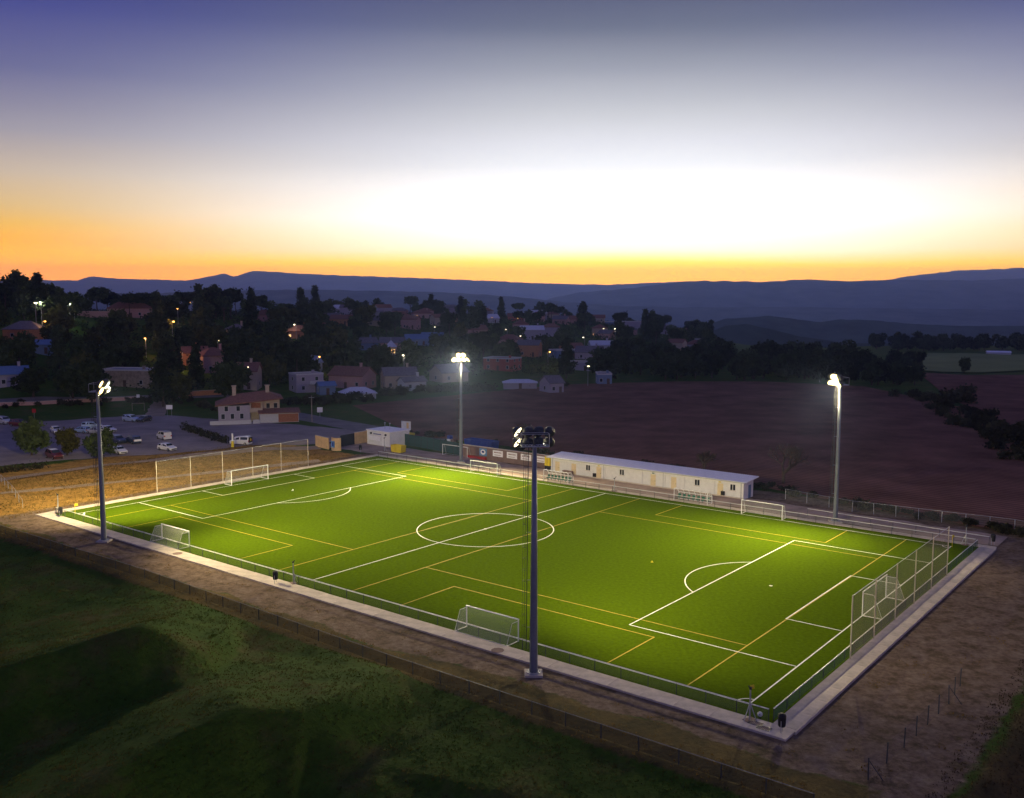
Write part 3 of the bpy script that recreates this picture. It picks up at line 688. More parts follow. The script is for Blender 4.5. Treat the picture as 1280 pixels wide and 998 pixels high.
def dugout(x0, x1, label):
    t = thing('dugout', PW(x0, 61.6, 0), PR, label, 'dugout', None); w = x1-x0; h = 1.9; d = 1.5
    for x in (0, w):
        s = MB()
        P = [(x,0,0),(x,0,h),(x,d*.6,h*.96),(x,d,h*.6),(x,d,0)]
        for a, b in zip(P, P[1:]): s.tube(a, b, .05)
        s.build('side_frame', 'goal_white', t)
        MB().add([(x,.04,.1),(x,.04,h-.06),(x,d*.6,h*.92),(x,d*.97,h*.58),(x,d*.97,.1)], [(0,1,2,3,4)]).build('side_panel', 'perspex', t)
    MB().tube((0,0,h), (w,0,h), .06).build('front_bar', 'goal_white', t)
    MB().tube((0,d,h*.6), (w,d,h*.6), .04).tube((0,d,.1), (w,d,.1), .04).build('back_bar', 'goal_white', t)
    n = 6
    for k in range(n):
        a, b = w*k/n+.03, w*(k+1)/n-.03
        MB().quad((a,.05,h-.01),(b,.05,h-.01),(b,d*.6,h*.95),(a,d*.6,h*.95)).quad((a,d*.6,h*.95),(b,d*.6,h*.95),(b,d,h*.6),(a,d,h*.6)).quad((a,d,h*.6),(b,d,h*.6),(b,d,.15),(a,d,.15)).build('clear_panel', 'perspex', t)
        if k: MB().tube((w*k/n,0,h), (w*k/n,d*.6,h*.95), .025).tube((w*k/n,d*.6,h*.95), (w*k/n,d,h*.6), .025).tube((w*k/n,d,h*.6),(w*k/n,d,.1), .03).build('rib', 'goal_white', t)
    for k in range(7):
        x = w*(k+.5)/7
        se = MB().box(x-.22, x+.22, .62, 1.05, .42, .5); se.box(x-.22, x+.22, 1.03, 1.10, .5, .98); se.tube((x,.85,0), (x,.85,.42), .04); se.build('seat', 'seat_green', t)
dugout(37.4, 42.4, 'clear team dugout with green seats beside the yellow locker and changing block')
dugout(62.2, 67.8, 'clear team dugout with green seats in front of the changing block middle')

# ------------------------------------------------------------------ changing room block
def changing_block():
    x0, x1, y0, y1 = 33.6, 70.2, 69.0, 72.4; w, d = x1-x0, y1-y0
    t = thing('changing_room_block', PW(x0, y0, -.1), PR, 'long low white changing room block with pale sheet roof behind the far touchline', 'building')
    MB().box(0, w, 0, d, 0, 2.75).build('wall', 'wall_white', t)
    MB().box(-.04, w+.04, -.06, -.003, 0, .25).build('plinth', 'concrete', t)
    pm = MB().box(-.14, .14, -.09, -.004, .25, 2.74).mesh('pilaster', 'wall_white')
    for x in (.15, 6.3, 11.3, 18.5, 22.8, 26.3, 31.6, w-.15): link('pilaster', pm, t, (x, 0, 0))
    def window(x, z0=1.25, ww=.95, hh=1.0):
        fr = MB(); fr.box(x, x+ww, -.05, -.004, z0, z0+.06).box(x, x+ww, -.05, -.004, z0+hh-.06, z0+hh).box(x, x+.06, -.05, -.004, z0+.06, z0+hh-.06).box(x+ww-.06, x+ww, -.05, -.004, z0+.06, z0+hh-.06).box(x+ww/2-.04, x+ww/2+.04, -.05, -.004, z0+.06, z0+hh-.06)
        f = fr.build('window', 'wall_white', t)
        for a in (x+.06, x+ww/2+.04): MB().box(a, a+ww/2-.10, -.025, -.006, z0+.06, z0+hh-.06).build('pane', 'glass', f)
        MB().box(x-.06, x+ww+.06, -.14, -.05, z0-.06, z0).build('sill', 'concrete', f)
    for x in (7.4, 14.2, 28.2, 34.3): window(x)
    for x in (.9, 4.4, 9.6, 20.2, 24.0, 32.2):
        dd = MB().box(x, x+.95, -.04, -.004, .02, 2.1).build('door', 'wall_cream', t); MB().box(x+.82, x+.88, -.1, -.04, 1.0, 1.1).build('handle', 'dark_steel', dd)
    for x in (9.0, 32.9): MB().box(x, x+.55, -.32, -.02, .35, .95).box(x+.1, x+.45, -.34, -.32, .45, .85).build('meter_cabinet', 'black', t)
    for x in (9.9, 20.5, 32.4): MB().box(x, x+.4, -.14, -.004, 2.25, 2.40).build('wall_lamp', 'seat_green' if x == 20.5 else 'yellow', t)
    MB().box(w+.004, w+.05, 1.6, 2.5, .02, 2.05).build('door', 'roof_blue', t)
    n = 26; pw = (w+1.2)/n
    rp = MB()
    for k in range(4):
        a = pw*k/4; b = a+pw/4
        rp.quad((a,-.75,.0),(a+pw/16,-.75,.05),(a+pw/16,d+.5,.40),(a,d+.5,.35)); rp.quad((a+pw/16,-.75,.05),(a+pw/8,-.75,.0),(a+pw/8,d+.5,.35),(a+pw/16,d+.5,.40)); rp.quad((a+pw/8,-.75,0),(b,-.75,0),(b,d+.5,.35),(a+pw/8,d+.5,.35))
    rp.quad((0,-.75,-.08),(pw-.015,-.75,-.08),(pw-.015,-.75,-.002),(0,-.75,-.002))
    rp = rp.mesh('roof_panel', 'roof_sheet')
    for k in range(n): link('roof_panel', rp, t, (-.5+pw*k, 0, 2.86+R.uniform(-.006,.006)))
    MB().box(-.55, w+.75, -.80, -.755, 2.74, 2.90).build('fascia', 'sign_white', t)
    MB().add([(w+.69,-.75,2.76),(w+.69,d+.5,3.08),(w+.69,d+.5,3.22),(w+.69,-.75,2.90),(w+.64,-.75,2.76),(w+.64,d+.5,3.08),(w+.64,d+.5,3.22),(w+.64,-.75,2.90)], [(0,1,2,3),(7,6,5,4),(0,4,5,1),(3,2,6,7)]).build('verge_board', 'sign_white', t)
    # mono-pitch gable fill
    MB().add([(w,0,2.74),(w,d,2.74),(w,d,3.10),(w-.1,0,2.74),(w-.1,d,2.74),(w-.1,d,3.10)], [(0,1,2),(5,4,3),(1,4,5,2)]).build('gable', 'wall_white', t)
    MB().box(0, w, d-.1, d, 2.745, 3.08).build('rear_upstand', 'wall_white', t)
    for x in (.35, 11.1, 22.6, w-.4): MB().tube((x,-.14,.05),(x,-.14,2.6),.05).tube((x,-.14,2.6),(x,-.72,2.78),.05).build('downpipe', 'galv', t)
    MB().tube((-.5,-.86,2.78),(w+.7,-.86,2.78),.07,n=8).build('gutter', 'galv', t)
    MB().box(3.0, 4.9, -.9, -.2, 0, .85).build('bench_box', 'brown_wall', t)
changing_block()
t = thing('locker', PW(32.0, 69.2, -.05), PR, 'yellow and black metal locker at the end of the changing block', 'locker')
MB().box(0,1.1,0,.9,1.0,2.6).build('cabinet', 'yellow', t); MB().box(.02,1.08,.02,.88,0,1.0).build('base', 'black', t); MB().box(.53,.57,-.03,-.002,1.1,2.5).build('door_gap', 'black', t)

# advertising wall
def ad_wall():
    x0, x1, y = 9.6, 32.0, 71.6
    t = thing('advertising_wall', PW(x0, y, -.1), PR, 'low brown masonry wall carrying white advertising boards and a blue emblem', 'wall'); w = x1-x0
    MB().box(0, w, 0, .35, 0, 2.35).build('masonry', 'brown_wall', t)
    MB().box(-.05, w+.05, -.06, .41, 2.35, 2.45).build('coping', 'concrete', t)
    MB().box(2.5, 7.0, -.45, -.05, .05, .55).build('bench', 'red', t)
    e = MB().box(5.2, 7.0, -.09, -.01, .75, 2.15).build('emblem_board', 'sign_blue', t)
    MB().add([(6.1+.62*cos(k*pi/8), -.10, 1.45+.5*sin(k*pi/8)) for k in range(16)], [tuple(range(16))]).build('emblem', 'sign_white', e)
    MB().add([(6.1+.34*cos(k*pi/8), -.11, 1.5+.22*sin(k*pi/8)) for k in range(16)], [tuple(range(16))]).build('emblem_mark', 'deep_blue', e)
    for k, x in enumerate((8.5, 11.9, 15.2, 18.6)):
        b = MB().box(x, x+2.4, -.08, -.01, .95, 2.1).build('board', 'sign_white', t)
        m = MB(); rr = random.Random(k)
        xx = x+.3
        while xx < x+2.1: l_ = rr.uniform(.1, .3); m.box(xx, min(xx+l_, x+2.1), -.09, -.081, 1.62, 1.80); xx += l_+.08
        m.box(x+.4, x+1.9, -.09, -.081, 1.2, 1.28); m.build('lettering', 'roof_tile', b)
ad_wall()
# dark green screen fence
def screen_fence():
    a, b = (-11.2, 75.2), (9.0, 72.6); ln = hypot(b[0]-a[0], b[1]-a[1])
    t = thing('screen_fence', PW(a[0], a[1], -.1), PR+atan2(b[1]-a[1], b[0]-a[0]), 'dark green solid screen fence between the white kiosk and advertising wall', 'fence'); n = 10
    pm = MB().box(.04, ln/n-.04, -.02, .02, .05, 2.4).mesh('panel', 'sea_green'); po = MB().box(-.05,.05,-.05,.05,0,2.5).mesh('post', 'dark_steel')
    for k in range(n): link('panel', pm, t, (ln*k/n, 0, 0))
    for k in range(n+1): link('post', po, t, (ln*k/n, 0, 0))
screen_fence()
def skip(px, py, L, D, Hh, mt, name, label, cat, rz=None, z=-.1):
    t = thing(name, gp(px, py, z), PR if rz is None else rz, label, cat)
    b = MB(); tp_ = .12*L*.5
    b.add([(-L/2+tp_,-D/2,.15),(L/2-tp_,-D/2,.15),(L/2-tp_,D/2,.15),(-L/2+tp_,D/2,.15),(-L/2,-D/2,Hh),(L/2,-D/2,Hh),(L/2,D/2,Hh),(-L/2,D/2,Hh),
           (-L/2+.1,-D/2+.08,Hh),(L/2-.1,-D/2+.08,Hh),(L/2-.1,D/2-.08,Hh),(-L/2+.1,D/2-.08,Hh),(-L/2+.2,-D/2+.1,Hh-.5),(L/2-.2,-D/2+.1,Hh-.5),(L/2-.2,D/2-.1,Hh-.5),(-L/2+.2,D/2-.1,Hh-.5)],
          [(0,3,2,1),(0,1,5,4),(1,2,6,5),(2,3,7,6),(3,0,4,7),(4,5,9,8),(5,6,10,9),(6,7,11,10),(7,4,8,11),(8,9,13,12),(9,10,14,13),(10,11,15,14),(11,8,12,15),(12,13,14,15)]); b.build('body', mt, t)
    for k in range(max(3, int(L/1.1))):
        x = -L/2+.4+(L-.8)*k/max(2, int(L/1.1)-1); MB().box(x-.05, x+.05, -D/2-.07, -D/2+.0, .3, Hh-.05).build('rib', mt, t)
    for s in (-1, 1): MB().box(s*L*.36-.1, s*L*.36+.1, -D/2+.1, D/2-.1, 0, .16).build('skid', 'dark_steel', t)
skip(602, 566, 7.2, 2.4, 2.6, 'deep_blue', 'skip_container', 'deep blue open skip container behind the advertising wall', 'container', z=.0)
skip(498, 566, 3.0, 1.4, 1.55, 'yellow', 'recycling_container', 'yellow recycling container beside the white kiosk wall', 'container')
skip(507, 550, 4.2, 1.6, 1.6, 'yellow', 'recycling_container', 'yellow recycling container below the grey notice board beyond the green fence', 'container')
def clutter():
    t = thing('stacked_crates', gp(562, 562, -.1), PR, 'blue and white stacked plastic crates piled above the spare goal', 'crates')
    for k, (x, z, m) in enumerate(((0,.0,'deep_blue'),(0,.75,'deep_blue'),(0,1.5,'sign_white'),(1.0,0,'sign_white'),(1.0,.75,'sign_white'),(1.05,1.5,'brown_wall'),(0.1,2.2,'deep_blue'),(1.9,0,'black'),(1.9,.75,'black'))):
        c = MB(); c.box(x-.42,x+.42,-.4,.4,z,z+.08); 
        for a in ((-.42,-.36,-.4,.4),(.36,.42,-.4,.4),(-.36,.36,-.4,-.34),(-.36,.36,.34,.4)): c.box(x+a[0], x+a[1], a[2], a[3], z+.08, z+.68)
        c.build('crate', m, t)
clutter()
# notice board, kiosk, gate and boundary walls
t = thing('notice_board', gp(508, 545, -.1), PR+.2, 'square grey notice board on two posts above a yellow container', 'sign')
for s in (-.9, .9): MB().tube((s,0,0), (s,0,3.2), .06).build('post', 'galv', t)
b = MB().box(-1.25,1.25,-.09,-.04,1.5,3.3).build('panel', 'roof_pale', t); MB().box(.1,.7,-.10,-.091,1.7,3.0).build('poster', 'tan_wall', b)
def kiosk():
    a = gp(459, 555, -.1); c = gp(487, 559.5, -.1); ang = atan2(c.y-a.y, c.x-a.x); w = (c-a).length
    t = thing('kiosk', a, ang, 'small white flat roofed kiosk with wall lamps beside the yellow container', 'building')
    MB().box(0,w,0,5.5,0,3.0).build('wall', 'wall_white', t); MB().box(-.15,w+.15,-.2,5.7,3.0,3.18).build('roof', 'roof_sheet', t)
    MB().box(w*.68, w*.68+1.0, -.05, -.003, .02, 2.1).build('door', 'sign_white', t)
    MB().box(w*.08, w*.60, -.05, -.003, 1.0, 1.95).build('shutter', 'roof_sheet', t)
    m = MB(); x = w*.30
    for k in range(7): m.box(x, x+.28, -.06, -.051, 2.28, 2.52); x += .36
    m.build('lettering', 'deep_blue', t)
    for x in (w*.2, w*.85): MB().box(x-.15,x+.15,-.3,-.003,2.3,2.65).build('wall_lamp', 'black', t)
    for x in (w*.4, w*.62): MB().tube((x,2.5,3.18), (x,2.5,4.6), .05).box(x-.15,x+.15,2.4,2.6,4.4,4.6).build('vent_pipe', 'galv', t)
kiosk()
def wall_run(pts, hh, th, mt, label, name='boundary_wall', cat='wall', pieces='wall_panel'):
    P = [Vector(p) for p in pts]; t = thing(name, P[0], 0, label, cat)
    for a, b in zip(P, P[1:]):
        d = b-a; l = hypot(d.x, d.y); ang = atan2(d.y, d.x); zm = min(a.z, b.z)-P[0].z
        o = MB().box(0, l, -th/2, th/2, -.4, hh).build(pieces, mt, t, (a.x-P[0].x, a.y-P[0].y, zm), ang); MB().box(-.04, l+.04, -th/2-.05, th/2+.05, hh, hh+.08).build('coping', 'concrete', o)
    return t
wall_run([gp(395,558,-.1), gp(411,562,-.1)], 2.3, .3, 'tan_wall', 'tan boundary wall on the grass beside the curved pier')
t = thing('gate_pier', gp(418, 563.5, -.1), PR, 'curved tan gate pier bearing a pale blue emblem panel', 'pier')
pm = MB()
P = [(1.5*sin(-1.0+2.0*k/8), -1.5*cos(-1.0+2.0*k/8)+1.2) for k in range(9)]
for (ax, ay), (bx, by) in zip(P, P[1:]): pm.add([(ax,ay,0),(bx,by,0),(bx,by,2.6),(ax,ay,2.6),(ax,ay+.3,0),(bx,by+.3,0),(bx,by+.3,2.6),(ax,ay+.3,2.6)], [(0,1,2,3),(7,6,5,4),(3,2,6,7)])
pm.build('pier_wall', 'tan_wall', t); MB().box(-.5,.5,-.40,-.33,.7,2.0).build('emblem_panel', 'sign_blue', t); MB().box(-.22,.22,-.415,-.402,.95,1.75).build('emblem_mark', 'deep_blue', t)
def gate():
    a, c = gp(425.5, 559.5, -.1), gp(443, 556, -.1); ang = atan2(c.y-a.y, c.x-a.x); w = (c-a).length
    t = thing('metal_gate', a, ang, 'dark navy barred metal gate between the pier and tan wall', 'gate')
    MB().box(0,w,-.05,.05,.1,.25).box(0,w,-.05,.05,2.3,2.45).box(0,.12,-.05,.05,.25,2.3).box(w-.12,w,-.05,.05,.25,2.3).build('gate_frame', 'navy', t)
    n = 16; pm = MB().box(-.17,.17,-.02,.02,.25,2.3).mesh('slat', 'navy')
    for k in range(n): link('slat', pm, t, (.12+(w-.24)*(k+.5)/n, 0, 0))
gate()
wall_run([gp(443.5,556,-.1), gp(459,553,-.1)], 2.5, .3, 'tan_wall', 'plain tan boundary wall joining the navy gate to the kiosk')
# ------------------------------------------------------------------ wire fences
def wire_fence(pts, step, hh, label, mesh='wire_dark', rail='galv', brace=False, post='galv', name='wire_fence'):
    # pts in pitch coordinates, posts stand on the terrain
    P = []
    for (ax, ay), (bx, by) in zip(pts, pts[1:]):
        n = max(1, int(round(hypot(bx-ax, by-ay)/step)))
        for k in range(n): P.append((ax+(bx-ax)*k/n, ay+(by-ay)*k/n))
    P.append(pts[-1]); W = []
    for x, y in P:
        w = PW(x, y); w.z = h1(w.x, w.y); W.append(w)
    o = W[0]; t = thing(name, o, 0, label, 'fence')
    po = MB().tube((0,0,-.2), (0,0,hh), .045, n=6).mesh('post', post)
    for w in W: link('post', po, t, w-o).rotation_euler = (R.gauss(0,.02), R.gauss(0,.02), 0)
    for a, b in zip(W, W[1:]):
        a, b = a-o, b-o
        if rail:
            mb = MB().tube(a+Vector((0,0,hh)), b+Vector((0,0,hh)), .022, n=5, caps=False); mb.build('top_rail', rail, t)
        if mesh:
            k = 4; q = MB(); dv = (b-a).normalized()
            sg = [a.lerp(b, i/k) for i in range(k+1)]
            for i in range(k):
                s0, s1 = .05*sin(pi*i/k), .05*sin(pi*(i+1)/k)
                q.quad(sg[i]+Vector((0,0,.03)), sg[i+1]+Vector((0,0,.03)), sg[i+1]+Vector((0,0,hh-.04-s1)), sg[i]+Vector((0,0,hh-.04-s0)))
            q.build('mesh_panel', mesh, t)
    if brace:
        for w in W[::6]:
            MB().tube(w-o+Vector((0,0,hh*.9)), w-o+PW(PCX+.8, PCY+.5)+Vector((0,0,0)), .03).build('brace', post, t)
    return t
wire_fence([(-30,-15.5),(-8,-11.8),(36,-10.9),(75,-11.8),(112,-11.6)], 3.0, 1.05, 'long wire mesh fence with a top rail between the gravel strip and dark meadow', post='post_dark', rail='mast_steel')
def pz(px, py): g = gp(px, py, -.1); return WP(g.x, g.y)
wire_fence([pz(1085,975), pz(1130,935), pz(1186,880), pz(1200,858)], 2.6, 1.5, 'leaning dark wire fence between bare ground and the black slope', 'wire_mesh', False, True, 'post_dark')
wire_fence([(107,73.5),(86,71.5),(75,73.6)], 3.2, 1.6, 'thin wire fence along the ploughed field past the changing block', 'wire_mesh')
wire_fence([(107,73.5),(122,68)], 3.2, 1.6, 'thin wire fence at the end of the gravel track by the ploughed field', 'wire_mesh')
wire_fence([(-34,4),(-20,0),(-10,-3)], 4.0, 1.2, 'sagging wire fence crossing the foot of the dry grass bank', None, 'galv', False, 'galv')

# ------------------------------------------------------------------ vegetation
def leaf_mesh(name, fn, n, size, mt, seed, clump=9):
    r = np.random.RandomState(seed); C = fn(r, n)                    # clump centres and radii
    m = len(C); k = clump
    ctr = np.repeat(C[:, :3], k, 0)+r.normal(0, 1, (m*k, 3))*np.repeat(C[:, 3:4], k, 0)
    u = r.normal(0, 1, (m*k, 3)); u /= np.linalg.norm(u, axis=1)[:, None]
    w = r.normal(0, 1, (m*k, 3)); w -= u*(u*w).sum(1)[:, None]; w /= np.linalg.norm(w, axis=1)[:, None]
    s = size*r.uniform(.6, 1.35, (m*k, 1)); q = s*r.uniform(.5, .9, (m*k, 1))
    v = np.stack([ctr-u*s, ctr-w*q, ctr+u*s, ctr+w*q], 1).reshape(-1, 3)
    idx = np.arange(len(v)).reshape(-1, 4); me = bpy.data.meshes.new(name)
    me.vertices.add(len(v)); me.vertices.foreach_set('co', v.ravel()); me.loops.add(len(v)); me.loops.foreach_set('vertex_index', idx.ravel())
    me.polygons.add(len(idx)); me.polygons.foreach_set('loop_start', np.arange(0, len(v), 4)); me.polygons.foreach_set('loop_total', np.full(len(idx), 4))
    me.update(calc_edges=True); me.materials.append(G(mt)); return me
def ellip(r, n, cx, cy, cz, a, b, c, shell=.55):
    d = r.normal(0, 1, (n, 3)); d /= np.linalg.norm(d, axis=1)[:, None]; q = r.uniform(shell, 1, (n, 1))**.6
    p = d*q*np.array([a, b, c])+np.array([cx, cy, cz]); return np.hstack([p, np.full((n, 1), .32)])
def lobes(r, n, base, top, rad, cnt, flat):
    out = []
    for k in range(cnt):
        a = 2*pi*k/cnt+r.uniform(0, .8); d = rad*r.uniform(.15, .75); z = r.uniform(base, top)
        s = rad*r.uniform(.35, .62); out.append(ellip(r, max(4, n//cnt), d*cos(a), d*sin(a), z, s, s, s*flat, .3))
    return np.vstack(out)
def f_pine(r, n):  return lobes(r, n, 6.0, 8.6, 3.6, 7, .6)
def f_oak(r, n):   return lobes(r, n, 2.4, 6.4, 3.6, 9, .85)
def f_tall(r, n):
    out = []
    for k in range(9): z = 2+k*1.05; s = 2.2*(1-k/10.5)+.25; out.append(ellip(r, max(4, n//9), r.uniform(-.4,.4), r.uniform(-.4,.4), z, s, s, .9, .3))
    return np.vstack(out)
def f_bush(r, n):
    c = lobes(r, n, .5, 1.3, 1.4, 6, .7); c[:, 3] = .2; return c
def trunk_mesh(kind, seed):
    r = random.Random(seed); mb = MB()
    hgt = {'pine': 7.2, 'oak': 4.6, 'tall': 9.0, 'bush': .9}[kind]; r0 = {'pine': .26, 'oak': .28, 'tall': .22, 'bush': .06}[kind]
    pts = [Vector((0,0,-.4))]
    for k in range(1, 5): pts.append(Vector((pts[-1].x+r.uniform(-.18,.18)*hgt/8, pts[-1].y+r.uniform(-.18,.18)*hgt/8, hgt*k/4)))
    for k in range(4): mb.tube(pts[k], pts[k+1], r0*(1-k*.2), r0*(1-(k+1)*.2), n=7, caps=False)
    for k in range({'pine': 7, 'oak': 8, 'tall': 6, 'bush': 5}[kind]):
        b = pts[2].lerp(pts[4], r.random()); a = r.uniform(0, 6.3); l = hgt*r.uniform(.22, .42)
        e = b+Vector((cos(a)*l*.8, sin(a)*l*.8, l*.55)); mb.tube(b, e, r0*.36, r0*.1, n=5, caps=False)
    return mb.mesh('trunk', 'bark')
PROTO = {}
for kind, fn, mts, n, size in (('pine', f_pine, 'leaf_pine', 230, .40), ('oak', f_oak, 'leaf_oak', 300, .40), ('tall', f_tall, 'leaf_pine', 210, .36), ('bush', f_bush, 'leaf_scrub', 60, .2)):
    PROTO[kind] = [(trunk_mesh(kind, 40+s), leaf_mesh('crown', fn, n, size, mts, 90+s*7+len(kind))) for s in range(4)]
def alt(kind, mt):
    out = []
    for tm, cm in PROTO[kind]:
        c = cm.copy(); c.materials.clear(); c.materials.append(G(mt)); out.append((tm, c))
    return out
PROTO['poplar'] = alt('oak', 'leaf_poplar'); PROTO['olive'] = alt('oak', 'leaf_olive'); PROTO['wood'] = alt('oak', 'leaf_wood')
TREES = []
def tree(kind, loc, s, label, group=None, name='tree', cat='tree', sq=1.0):
    tm, cm = R.choice(PROTO[kind]); sc_ = (s*R.uniform(.9,1.12)*sq, s*R.uniform(.9,1.12)*sq, s)
    t = thing(name, loc, R.uniform(0, 6.28), label, cat, group); t.scale = sc_
    link('trunk', tm, t); link('crown', cm, t); TREES.append((loc[0], loc[1])); return t

# ------------------------------------------------------------------ houses
mat('h_white', (.48,.48,.50), .85, var=.08); mat('h_pink', (.46,.27,.25), .85, var=.1); mat('h_beige', (.42,.34,.26), .85, var=.1)
mat('h_lilac', (.34,.31,.37), .85, var=.08); mat('h_orange', (.42,.19,.10), .85, var=.15); mat('h_red', (.33,.09,.07), .85, var=.15); mat('h_blue', (.14,.20,.32), .8, var=.1)
HOUSES = []; NAMED = []
def house(loc, rz, w, d, h, roof, wall, rmat, label, storeys=1, nwin=3, chim=1, lit=(), balcony=False, group=None, pitch_=.32, door=True):
    t = thing('house', loc, rz, label, 'house', group); HOUSES.append((loc[0], loc[1], max(w, d)/2))
    MB().box(-w/2, w/2, -d/2, d/2, -2.5, h).build('wall', wall, t); ov = .45
    rise = d/2*pitch_*2 if roof != 'flat' else 0
    if roof == 'gable':
        rb = MB(); a, b, c = -w/2-ov, w/2+ov, d/2+ov; th = .18; z0 = h-.12
        rb.add([(a,-c,z0),(b,-c,z0),(b,0,z0+rise),(a,0,z0+rise),(b,c,z0),(a,c,z0),(a,-c,z0+th),(b,-c,z0+th),(b,0,z0+rise+th),(a,0,z0+rise+th),(b,c,z0+th),(a,c,z0+th)],
               [(6,7,8,9),(9,8,10,11),(0,3,2,1),(3,5,4,2),(0,1,7,6),(5,11,10,4),(0,6,9,3),(3,9,11,5),(1,2,8,7),(2,4,10,8)])
        ro = rb.build('roof', rmat, t)
        for s in (-1, 1): MB().add([(s*w/2,-d/2,h),(s*w/2,d/2,h),(s*w/2,0,h+rise*.93),(s*(w/2-.2),-d/2,h),(s*(w/2-.2),d/2,h),(s*(w/2-.2),0,h+rise*.93)], [(0,1,2),(5,4,3)]).build('gable_wall', wall, t)
    elif roof == 'hip':
        rb = MB(); a, c = w/2+ov, d/2+ov; r = max(w/2-d/2, .3); z0 = h-.05
        rb.add([(-a,-c,z0),(a,-c,z0),(a,c,z0),(-a,c,z0),(-r,0,z0+rise),(r,0,z0+rise),(-a,-c,z0+.15),(a,-c,z0+.15),(a,c,z0+.15),(-a,c,z0+.15),(-r,0,z0+rise+.15),(r,0,z0+rise+.15)],
               [(0,3,2,1),(0,1,7,6),(1,2,8,7),(2,3,9,8),(3,0,6,9),(6,7,11,10),(7,8,11),(8,9,10,11),(9,6,10)]); ro = rb.build('roof', rmat, t)
    else:
        rb = MB().box(-w/2+.2,w/2-.2,-d/2+.2,d/2-.2,h,h+.06); ro = rb.build('roof', rmat, t)
        pb = MB().box(-w/2-.1,w/2+.1,-d/2-.1,-d/2+.18,h,h+.5).box(-w/2-.1,w/2+.1,d/2-.18,d/2+.1,h,h+.5).box(-w/2-.1,-w/2+.18,-d/2+.18,d/2-.18,h,h+.5).box(w/2-.18,w/2+.1,-d/2+.18,d/2-.18,h,h+.5); pb.build('parapet', 'h_white', ro)
    for k in range(chim):
        x = w*(.26-.5*k); MB().box(x-.35,x+.35,-.35,.35,h+rise*.3,h+rise+1.1).box(x-.45,x+.45,-.45,.45,h+rise+1.1,h+rise+1.25).build('chimney', wall, ro)
    q = 0
    for st in range(storeys):
        z = .95+st*2.8
        for face in range(3):
            ln = w if face == 0 else d; cnt = nwin if face == 0 else max(1, nwin-1)
            for k in range(cnt):
                u = -ln/2+ln*(k+.5)/cnt; ww, hh = .95, 1.15
                if st == 0 and face == 0 and door and k == cnt//2:
                    dd = MB().box(u-.5,u+.5,-d/2-.05,-d/2-.003,.0,2.1).build('door', 'door_wood', t); MB().box(u+.34,u+.42,-d/2-.10,-d/2-.05,1.0,1.1).build('handle', 'galv', dd); continue
                m = 'lit_window' if q in lit else 'glass'; q += 1
                def fb(y0, y1, a0, a1, z0, z1):
                    if face == 0: return (a0, a1, -d/2-y1, -d/2-y0, z0, z1)
                    sx = 1 if face == 1 else -1
                    xa, xb = sorted((sx*(w/2+y0), sx*(w/2+y1))); return (xa, xb, a0, a1, z0, z1)
                f = MB().box(*fb(.003,.06,u-ww/2-.1,u+ww/2+.1,z-.1,z)).box(*fb(.003,.06,u-ww/2-.1,u+ww/2+.1,z+hh,z+hh+.1)).box(*fb(.003,.06,u-ww/2-.1,u-ww/2,z,z+hh)).box(*fb(.003,.06,u+ww/2,u+ww/2+.1,z,z+hh)).build('window', 'h_white', t)
                MB().box(*fb(.004,.03,u-ww/2,u+ww/2,z,z+hh)).build('pane', m, f)
    if balcony:
        bl = MB().box(-w*.05, w*.48, -d/2-1.3, -d/2-.003, 2.6, 2.8).build('balcony', 'h_white', t)
        MB().box(-w*.05, w*.48, -d/2-1.3, -d/2-1.22, 2.8, 3.7).build('balustrade', 'h_white', bl)
    return t
def hp(px, py, w, d, h, roof, wall, rmat, label, rot=0.0, short=None, **k):
    g = tp(px, py); a = atan2(g.x, g.y)
    if short: NAMED.append((short, g.x, g.y))
    return house((g.x, g.y+d*.5, g.z), -a+rot, w, d, h, roof, wall, rmat, label, **k)
